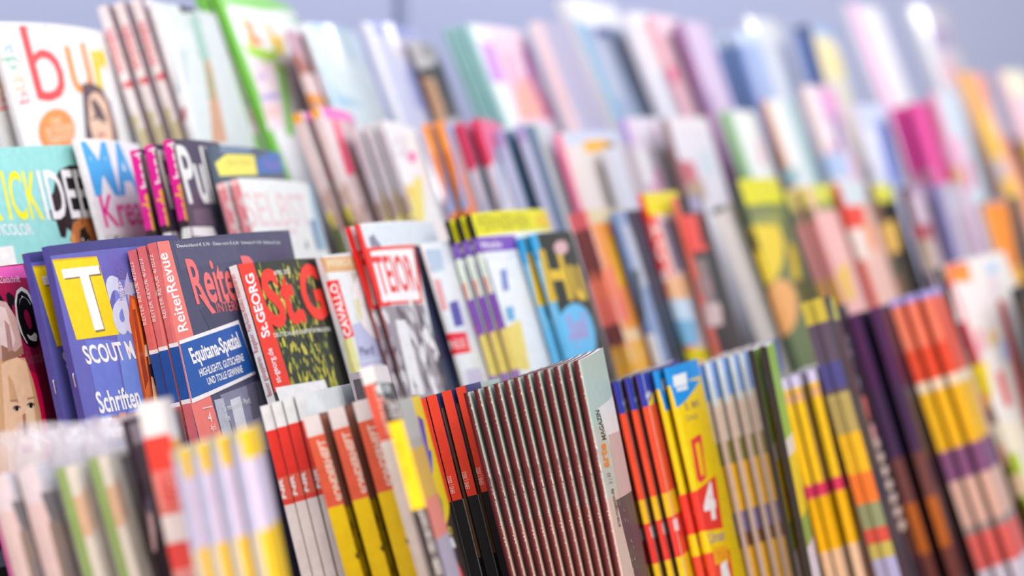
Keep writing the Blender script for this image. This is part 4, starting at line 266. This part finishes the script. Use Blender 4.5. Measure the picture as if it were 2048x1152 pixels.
["D","yellow_violet_magazine","yellow magazine with lilac cap and red band",251.6,130.9,5.39,0,[12.71,17.1],0,0,0,[[859,562,6],[859,589,8],[65,28,86]],[[312.5,18.6,15.2],[314.4,25.6,15.2],[326.0,32.5,15.2]],[],[["R",[618,616,859],-5.4,244.0,130.9,251.6],["R",[859,589,11],-5.4,183.4,130.9,244.0],["R",[65,28,105],0.0,142.7,130.9,244.0],["R",[859,616,14],10.3,183.4,28.6,244.0],["R",[671,38,127],-5.4,175.1,130.9,183.4],["R",[859,510,4],-5.4,141.1,130.9,175.1],["R",[784,589,418],-5.4,72.7,130.9,141.1],["R",[726,437,193],-5.4,235.1,0.0,241.4]]],
["D","multicolour_magazine","olive topped magazine with red orange lower spine",292.4,47.7,6.93,0,[12.63,16.98],0,0,0,[[41,28,54],[411,351,116],[65,33,35]],[[327.9,51.7,17.5],[325.0,60.9,17.5]],[],[["R",[520,437,47],-6.9,271.3,0.0,292.4],["R",[96,72,116],-6.9,232.8,0.0,277.7],["R",[65,65,257],-6.9,236.1,0.0,252.1],["R",[784,485,11],-6.9,181.7,0.0,207.3],["R",[814,195,25],-6.9,162.5,0.0,181.7],["R",[251,311,165],-6.9,146.6,0.0,162.5],["R",[618,81,54],-6.9,137.1,0.0,146.6],["R",[497,461,105],-6.9,127.5,0.0,137.1],["R",[391,415,718],-6.9,98.9,0.0,127.5],["R",[16,13,25],0.0,67.1,47.7,292.4],["P",[520,510,61],[[29.7,291.1],[47.7,292.3],[47.7,275.9],[19.2,276.9]]]]],
["D","pink_chain_magazine","black magazine with pale chain of dots down the spine",287.1,57.8,6.16,0,[12.48,16.79],0,0,0,[[16,8,21],[41,47,77],[10,8,17]],[[491.0,4.6,18.63]],[],[["N",[[236,241,331],[352,361,441]],[[-1.9,268.9],[12.1,267.8],[-0.5,224.2],[-5.1,225.5]],14,2.38,2,1.0],["P",[755,167,127],[[-3.5,223.4],[10.0,221.6],[-0.2,206.5],[-5.5,207.3]]],["P",[755,616,542],[[10.2,188.6],[7.2,187.6],[3.2,186.7],[-0.2,186.2],[-1.0,186.0],[-1.7,186.2],[-2.2,186.7],[-2.5,187.7],[-2.5,188.9],[-2.2,190.1],[-1.8,191.3],[-1.1,192.3],[-0.3,193.0],[2.7,193.1],[6.8,192.7],[9.9,192.0],[11.7,191.0],[11.8,189.8]]],["P",[755,616,542],[[11.2,178.9],[8.2,177.9],[4.2,177.1],[-0.1,176.6],[-0.8,176.4],[-1.5,176.6],[-2.0,177.2],[-2.3,178.1],[-2.3,179.3],[-2.1,180.6],[-1.5,181.7],[-0.9,182.7],[-0.2,183.4],[3.6,183.5],[7.8,183.1],[10.9,182.3],[12.8,181.3],[12.9,180.1]]],["P",[755,616,542],[[12.3,169.2],[9.2,168.2],[5.2,167.5],[0.6,167.0],[-0.7,166.9],[-1.3,167.0],[-1.8,167.6],[-2.2,168.6],[-2.2,169.7],[-1.9,171.0],[-1.4,172.2],[-0.8,173.2],[0.1,173.8],[4.6,173.9],[8.8,173.5],[12.0,172.7],[13.8,171.6],[13.9,170.5]]],["P",[755,616,542],[[13.3,159.6],[10.2,158.5],[6.2,157.8],[1.6,157.4],[-0.5,157.2],[-1.2,157.5],[-1.7,158.1],[-2.0,159.0],[-2.0,160.2],[-1.8,161.4],[-1.2,162.6],[-0.6,163.6],[1.1,164.2],[5.6,164.2],[9.8,163.8],[13.0,163.0],[14.9,161.9],[15.0,160.8]]],["P",[755,616,542],[[14.4,149.9],[11.2,148.9],[7.2,148.1],[2.5,147.8],[-0.3,147.7],[-1.0,147.9],[-1.5,148.5],[-1.8,149.5],[-1.8,150.6],[-1.5,151.8],[-1.1,153.1],[-0.4,154.0],[2.0,154.5],[6.6,154.5],[10.9,154.2],[14.1,153.3],[15.9,152.3],[16.1,151.1]]],["P",[755,616,542],[[15.5,140.2],[12.3,139.2],[8.2,138.5],[3.5,138.1],[-0.2,138.1],[-0.8,138.4],[-1.4,138.9],[-1.6,139.9],[-1.7,141.1],[-1.4,142.3],[-0.9,143.5],[-0.2,144.5],[3.0,144.9],[7.6,144.9],[11.9,144.5],[15.2,143.6],[17.0,142.6],[17.2,141.4]]],["P",[755,616,542],[[16.6,130.5],[13.3,129.6],[9.2,128.9],[4.5,128.5],[-0.0,128.6],[-0.7,128.8],[-1.2,129.4],[-1.5,130.4],[-1.5,131.5],[-1.2,132.7],[-0.8,134.0],[-0.1,134.9],[3.9,135.3],[8.6,135.3],[12.9,134.8],[16.2,134.0],[18.2,132.9],[18.2,131.7]]],["P",[784,393,418],[[-1.8,203.4],[9.0,202.2],[3.1,192.0],[-2.8,193.1]]]]],
["D","plum_spine_magazine","dark plum spined magazine with orange brown foot",278.7,130.9,7.7,0,[11.97,16.09],0,0,0,[[10,9,41],[65,20,95],[23,9,47]],[[527.1,4.9,18.58],[541.7,15.6,18.58]],[],[["R",[80,20,100],-7.7,225.2,0.0,278.7],["R",[62,28,95],-7.7,174.8,0.0,225.2],["R",[181,65,61],-7.7,142.5,0.0,174.8],["R",[543,142,17],-7.7,106.6,0.0,142.5],["R",[181,50,41],-7.7,31.4,0.0,106.6],["R",[6,7,35],0.0,174.8,130.9,278.7],["R",[41,16,21],0.0,31.4,130.9,174.8]]],
["D","comic_stack_magazine","red orange and yellow striped comic beside pink cover",280.7,69.3,6.93,0,[11.4,15.34],0,0,0,[[784,104,30],[814,155,54],[236,28,14]],[[579.0,23.5,20.18],[589.4,31.2,20.18],[602.2,38.9,20.18]],[],[["R",[334,331,718],-6.9,275.4,69.3,280.7],["R",[784,81,30],-6.9,218.8,69.3,275.4],["R",[814,735,542],-6.9,211.4,69.3,218.8],["R",[859,510,11],-6.9,168.3,69.3,211.4],["R",[236,90,223],-6.9,146.1,69.3,168.3],["R",[726,485,395],-6.9,112.8,69.3,146.1],["R",[352,293,274],-6.9,106.9,69.3,112.8],["R",[784,142,127],-6.9,81.1,69.3,106.9],["R",[698,674,782],-6.9,13.4,69.3,81.1],["R",[814,225,127],-6.9,242.6,0.0,275.4]]],
["D","pink_comic_magazine","big cream and pink comic cover at the end of bottom tier",296.4,177.1,7.7,0,[-8.0,14.0],0,0,0,[[829,799,750],[96,50,25],[135,167,14]],[[758.4,4.6,21.78]],[],[["R",[65,65,77],-7.7,268.8,0.0,296.4],["R",[135,38,35],-7.7,228.3,0.0,268.8],["R",[236,99,35],-7.7,155.6,0.0,228.3],["R",[181,225,14],-7.7,107.4,0.0,155.6],["R",[125,90,11],-7.7,0.0,0.0,107.4],["R",[784,72,127],0.0,204.0,7.7,285.1],["R",[497,674,35],0.0,0.0,12.5,163.7],["P",[770,81,86],[[4.2,296.4],[45.0,294.2],[42.4,284.5],[0.6,288.2]]],["P",[859,293,41],[[4.0,295.1],[44.8,291.8],[41.4,278.9],[-0.1,282.7]]],["P",[859,799,782],[[0.4,278.9],[82.5,271.5],[70.2,243.4],[-3.9,251.8]]],["P",[845,674,25],[[-7.7,216.5],[15.4,216.9],[6.2,190.8],[-7.7,185.3],[-7.7,194.3]]],["P",[770,72,116],[[-7.7,250.9],[-6.5,248.6],[-7.7,214.4],[-7.7,214.4]]],["P",[784,131,127],[[23.5,206.3],[36.8,205.5],[32.7,178.3],[20.8,178.3]]],["P",[814,393,441],[[15.6,242.1],[28.7,241.9],[21.9,224.8],[9.1,224.8]]],["P",[814,510,178],[[37.3,239.1],[51.8,237.2],[47.0,225.5],[32.0,227.5]]],["P",[520,616,859],[[50.6,229.1],[66.8,228.8],[60.4,211.4],[42.5,211.7]]],["P",[845,393,35],[[-7.7,194.3],[1.3,195.7],[-1.2,183.4],[-7.7,182.1]]],["P",[814,485,331],[[-7.7,153.8],[-1.4,153.6],[-3.7,136.6],[-7.7,135.8]]],["P",[845,799,626],[[-7.7,170.0],[37.4,165.3],[36.0,141.1],[-7.7,145.8]]],["P",[814,616,395],[[-5.9,129.1],[11.9,127.2],[8.5,109.7],[-7.7,111.6]]],["P",[784,645,718],[[76.9,278.2],[97.9,277.8],[92.7,262.3],[72.9,263.1]]],["P",[431,616,859],[[82.8,289.1],[112.3,288.0],[110.8,280.0],[81.2,280.8]]],["P",[618,44,61],[[80.2,259.1],[98.9,257.6],[59.9,153.6],[41.9,156.4]]]]],
["D","dark_brown_magazine","black brown magazine past the pink comic cover",264.3,92.4,4.62,0,[2.0,14.0],0,0,0,[[10,8,6],[23,13,11],[10,7,6]],[[807.3,21.6,18.44]],[],[["P",[52,33,17],[[-2.8,255.0],[32.8,251.6],[19.9,228.2],[-4.6,231.3]]]]]
]

def section(s, W, t, g, rnd):
    """point and outward normal of the folded cover, seen from above; s runs from the fold (0) along the front"""
    g0, g1 = g
    if s >= 0:
        k = (g1 - g0) / W; ga = g0 + k * s
        if abs(k) < 1e-9: x, n = s * math.cos(g0), -s * math.sin(g0)
        else: x, n = (math.sin(ga) - math.sin(g0)) / k, (math.cos(ga) - math.cos(g0)) / k
        return x, n, math.sin(ga), math.cos(ga)
    nx, nn, tx, tn = math.sin(g0), math.cos(g0), math.cos(g0), -math.sin(g0)
    if s >= -t:
        ps = -s / t
        if rnd:
            p = ps * math.pi; d = t / 2 * (1 - math.cos(p)); r = .45 * t * math.sin(p)
            return -nx * d - tx * r, -nn * d - tn * r, nx * math.cos(p) - tx * math.sin(p), nn * math.cos(p) - tn * math.sin(p)
        return -nx * t * ps, -nn * t * ps, -tx, -tn
    a = -t - s
    x, n, mx, mn = section(a, W, t, g, rnd)
    return x - mx * t, n - mn * t, -mx, -mn

def text_shape(s, bold):
    c = bpy.data.curves.new('letters', 'FONT'); c.body = s; c.resolution_u = 3; c.offset = bold; c.fill_mode = 'FRONT'
    o = bpy.data.objects.new('letters', c); COL.objects.link(o)
    dg = bpy.context.evaluated_depsgraph_get()
    me = bpy.data.meshes.new_from_object(o.evaluated_get(dg))
    vs = [(v.co.x, v.co.y) for v in me.vertices]; fs = [tuple(p.vertices) for p in me.polygons]
    bpy.data.objects.remove(o); bpy.data.curves.remove(c); bpy.data.meshes.remove(me)
    return vs, fs

def inside(p, poly):
    c = False; j = len(poly) - 1
    for i in range(len(poly)):
        a, b = poly[i], poly[j]
        if (a[1] > p[1]) != (b[1] > p[1]) and p[0] < (b[0] - a[0]) * (p[1] - a[1]) / (b[1] - a[1]) + a[0]: c = not c
        j = i
    return c

def print_layers(W, H, t, rnd, cols, dec):
    """flat shapes (verts, faces, colour) in cover millimetres, bottom layer first"""
    cov, spi, bak = cols
    L = [([(-t - W, 0), (-t, 0), (-t, H), (-t - W, H)], [(0, 1, 2, 3)], bak)]
    if rnd:
        L.append(([(-t, 0), (-t * rnd, 0), (-t * rnd, H), (-t, H)], [(0, 1, 2, 3)], bak))
        L.append(([(-t * rnd, 0), (W, 0), (W, H), (-t * rnd, H)], [(0, 1, 2, 3)], cov))
    else:
        L.append(([(-t, 0), (0, 0), (0, H), (-t, H)], [(0, 1, 2, 3)], spi))
        L.append(([(0, 0), (W, 0), (W, H), (0, H)], [(0, 1, 2, 3)], cov))
    base = len(L)
    L = [(*l, 0.0) for l in L]
    lift = 0.0
    for d in dec:
        k, c = d[0], d[1]; lift += .012
        if k == 'P': L.append(([tuple(p) for p in d[2]], [tuple(range(len(d[2])))], c, lift))
        elif k == 'R': L.append(([(d[2], d[3]), (d[4], d[3]), (d[4], d[5]), (d[2], d[5])], [(0, 1, 2, 3)], c, lift))
        elif k == 'T':
            vs, fs = text_shape(d[2], d[6])
            if not vs: continue
            x0 = min(v[0] for v in vs); x1 = max(v[0] for v in vs); y1 = max(v[1] for v in vs)
            o, e, h = d[3], d[4], d[5]
            L.append(([(o[0] + (e[0] - o[0]) * (x - x0) / (x1 - x0) + (h[0] - o[0]) * y / y1, o[1] + (e[1] - o[1]) * (x - x0) / (x1 - x0) + (h[1] - o[1]) * y / y1) for x, y in vs], fs, c, lift))
        elif k == 'N':
            rnd_ = random.Random(d[5]); poly = [tuple(p) for p in d[2]]
            bx = [min(p[0] for p in poly), max(p[0] for p in poly), min(p[1] for p in poly), max(p[1] for p in poly)]
            for i in range(d[3]):
                for _ in range(30):
                    p = (rnd_.uniform(bx[0], bx[1]), rnd_.uniform(bx[2], bx[3]))
                    if inside(p, poly): break
                sz = d[4] * rnd_.uniform(.5, 1.4); an = rnd_.uniform(-.5, .5); m = 7
                pts = []
                for q in range(m):
                    a = q / m * 6.283; rr = sz * rnd_.uniform(.6, 1.2)
                    ex, ey = rr * math.cos(a), rr * math.sin(a) * d[6]
                    pts.append((p[0] + ex * math.cos(an) - ey * math.sin(an), p[1] + ex * math.sin(an) + ey * math.cos(an)))
                L.append((pts, [tuple(range(m))], rnd_.choice(c), lift)); lift += .0005
    return L, base

def cover_mesh(name, W, H, t, rnd, g, roll, cols, dec, mat):
    L, base = print_layers(W, H, t, rnd, cols, dec)
    bm = bmesh.new()
    lay = bm.faces.layers.int.new('layer'); colours = []
    for i, (vs, fs, c, _) in enumerate(L):
        colours.append(c)
        bv = [bm.verts.new((v[0], v[1], i)) for v in vs]
        for f in fs:
            try: fc = bm.faces.new([bv[q] for q in f]); fc[lay] = i
            except ValueError: pass
    big = [f for f in bm.faces if len(f.verts) > 4]
    if big: bmesh.ops.triangulate(bm, faces=big)
    # trim to the sheet, then cut so that the print can follow the bend
    for co, no in (((W, 0, 0), (1, 0, 0)), ((-t - W, 0, 0), (-1, 0, 0)), ((0, 0, 0), (0, -1, 0)), ((0, H, 0), (0, 1, 0))):
        bmesh.ops.bisect_plane(bm, geom=bm.verts[:] + bm.edges[:] + bm.faces[:], dist=1e-5, plane_co=co, plane_no=no, clear_outer=True)
    cuts = [-t, 0] + [W * i / 9 for i in range(1, 9)] + [-t - W * i / 4 for i in range(1, 4)]
    if rnd: cuts += [-t * i / 8 for i in range(1, 8)]
    for s in cuts:
        bmesh.ops.bisect_plane(bm, geom=bm.verts[:] + bm.edges[:] + bm.faces[:], dist=1e-5, plane_co=(s, 0, 0), plane_no=(1, 0, 0))
    cosr, sinr = math.cos(roll), math.sin(roll)
    for v in bm.verts:
        s, b, i = v.co; i = int(round(i))
        x, n, nx, nn = section(s, W, t, g, rnd)
        off = L[i][3]
        x, n = x + nx * off, n + nn * off
        if roll: x, b = x * cosr - (b - H) * sinr, H + x * sinr + (b - H) * cosr
        v.co = (x / 1000, -n / 1000, b / 1000)
    me = bpy.data.meshes.new(name); bm.to_mesh(me)
    ids = [f[lay] for f in bm.faces]
    bm.free()
    at = me.attributes.new('print', 'FLOAT_COLOR', 'FACE')
    flat = []
    for i in ids:
        c = colours[i]; flat += [c[0] / 999, c[1] / 999, c[2] / 999, 1]
    at.data.foreach_set('color', flat)
    me.materials.append(mat)
    return me

def pages_mesh(W, H, t, rnd, g, roll):
    S = [.6 + (W - 2.2) * i / 9 for i in range(10)]
    ring = []
    for s in S:
        x, n, nx, nn = section(s, W, t, g, rnd); ring.append((x - nx * .25, n - nn * .25))
    for s in reversed(S):
        x, n, nx, nn = section(s, W, t, g, rnd); ring.append((x - nx * (t - .25), n - nn * (t - .25)))
    m = len(ring); vs = []
    for b in (.4, H - .5):
        for x, n in ring:
            bb = b
            if roll: x, bb = x * math.cos(roll) - (b - H) * math.sin(roll), H + x * math.sin(roll) + (b - H) * math.cos(roll)
            vs.append((x / 1000, -n / 1000, bb / 1000))
    fs = [(i, (i + 1) % m, (i + 1) % m + m, i + m) for i in range(m)]
    k = len(S)
    for i in range(k - 1):
        j = m - 1 - i
        fs.append((m + i, m + i + 1, m + j - 1, m + j)); fs.append((j, j - 1, i + 1, i))
    me = bpy.data.meshes.new('pages'); me.from_pydata(vs, [], fs); me.materials.append(M_PAGE); me.update()
    return me

def staple_mesh(W, H, t, rnd, g, b0, b1):
    s = -t * .30 if rnd else -t * .3
    x, n, nx, nn = section(s, W, t, g, rnd)
    bm = bmesh.new()
    prof = [(-.2, b0), (.45, b0 + .2), (.55, b0 + .8), (.55, b1 - .8), (.45, b1 - .2), (-.2, b1)]
    rings = []
    for o, b in prof:
        cx, cn = x + nx * o, n + nn * o
        r = []
        for q in range(6):
            a = q / 6 * 6.283
            if b in (prof[0][1], prof[-1][1]): r.append(bm.verts.new(((cx - nn * .32 * math.cos(a)) / 1000, -(cn + nx * .32 * math.cos(a)) / 1000, (b + .32 * math.sin(a)) / 1000)))
            else: r.append(bm.verts.new(((cx - nn * .32 * math.cos(a) + nx * .32 * math.sin(a)) / 1000, -(cn + nx * .32 * math.cos(a) + nn * .32 * math.sin(a)) / 1000, b / 1000)))
        rings.append(r)
    for a, b in zip(rings, rings[1:]):
        for q in range(6): bm.faces.new((a[q], a[(q + 1) % 6], b[(q + 1) % 6], b[q]))
    me = bpy.data.meshes.new('staple'); bm.to_mesh(me); bm.free(); me.materials.append(M_STEEL)
    for p in me.polygons: p.use_smooth = True
    return me

def wrap_mesh(W, H, t, g, seed):
    r = random.Random(seed); S = [-t - W - 3 + (2 * W + t + 6) * i / 60 for i in range(61)]
    vs, fs = [], []; rows = 16
    for j in range(rows):
        f = j / (rows - 1)
        for s in S:
            ss = max(-t - W, min(W, s)); x, n, nx, nn = section(ss, W, t, g, 0)
            mx, mn, _, _ = section(W * .5, W, t, g, 0)
            up = max(0, f - .8) / .2
            w = abs(s + t / 2) / W
            off = .9 + .4 * math.sin(s * .05 + seed + 7 * f)
            off = off * (1 - up) - up * t * .42
            b = 1 + (H + 3) * f / .8 if f < .8 else H + 4 + up * (12 + 2.0 * math.sin(w * 3 + seed))
            vs.append(((x + nx * off + 0.8 * up * math.sin(w * 5)) / 1000, -(n + nn * off + 1.4 * up * math.sin(w * 4 + 1)) / 1000, b / 1000))
    k = len(S)
    for j in range(rows - 1):
        for i in range(k - 1): fs.append((j * k + i, j * k + i + 1, (j + 1) * k + i + 1, (j + 1) * k + i))
    me = bpy.data.meshes.new('plastic_wrap'); me.from_pydata(vs, [], fs); me.materials.append(M_FILM); me.update()
    for p in me.polygons: p.use_smooth = True
    return me

ORD = ['front', 'second', 'third', 'fourth', 'fifth', 'sixth', 'seventh', 'eighth', 'ninth', 'tenth', 'eleventh', 'twelfth']
jit = random.Random(7)
for (row, name, desc, H, W, t, rnd, g, roll, film, gloss, cols, copies, staples, dec) in DATA:
    g = (math.radians(g[0]), math.radians(g[1])); roll = math.radians(roll)
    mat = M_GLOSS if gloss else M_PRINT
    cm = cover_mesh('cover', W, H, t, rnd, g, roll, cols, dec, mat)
    pm = pages_mesh(W, H, t, rnd, g, roll)
    sms = [staple_mesh(W, H, t, rnd, g, *b) for b in staples]
    fm = wrap_mesh(W, H, t, g, len(name)) if film else None
    y, z = TIERS[row]; nc = len(copies)
    for i, (u, n, lean) in enumerate(copies):
        root = bpy.data.objects.new(name, None); COL.objects.link(root)
        root.empty_display_size = .02
        root.location = (u / 1000, y - n / 1000 * cs, z + n / 1000 * sn)
        front = i == nc - 1
        root.rotation_euler = (-math.radians(lean) , 0, 0)
        k = nc - 1 - i
        if nc == 1: root['label'] = desc
        else:
            root['label'] = ('front copy: ' if front else ORD[k] + ' copy from front: ') + desc
            root['group'] = 'copies of the ' + desc
        root['category'] = 'magazine'
        for pn, me in [('cover', cm), ('pages', pm)] + [('staple', q) for q in sms] + ([('plastic_wrap', fm)] if fm else []):
            o = bpy.data.objects.new(pn, me); COL.objects.link(o); o.parent = root
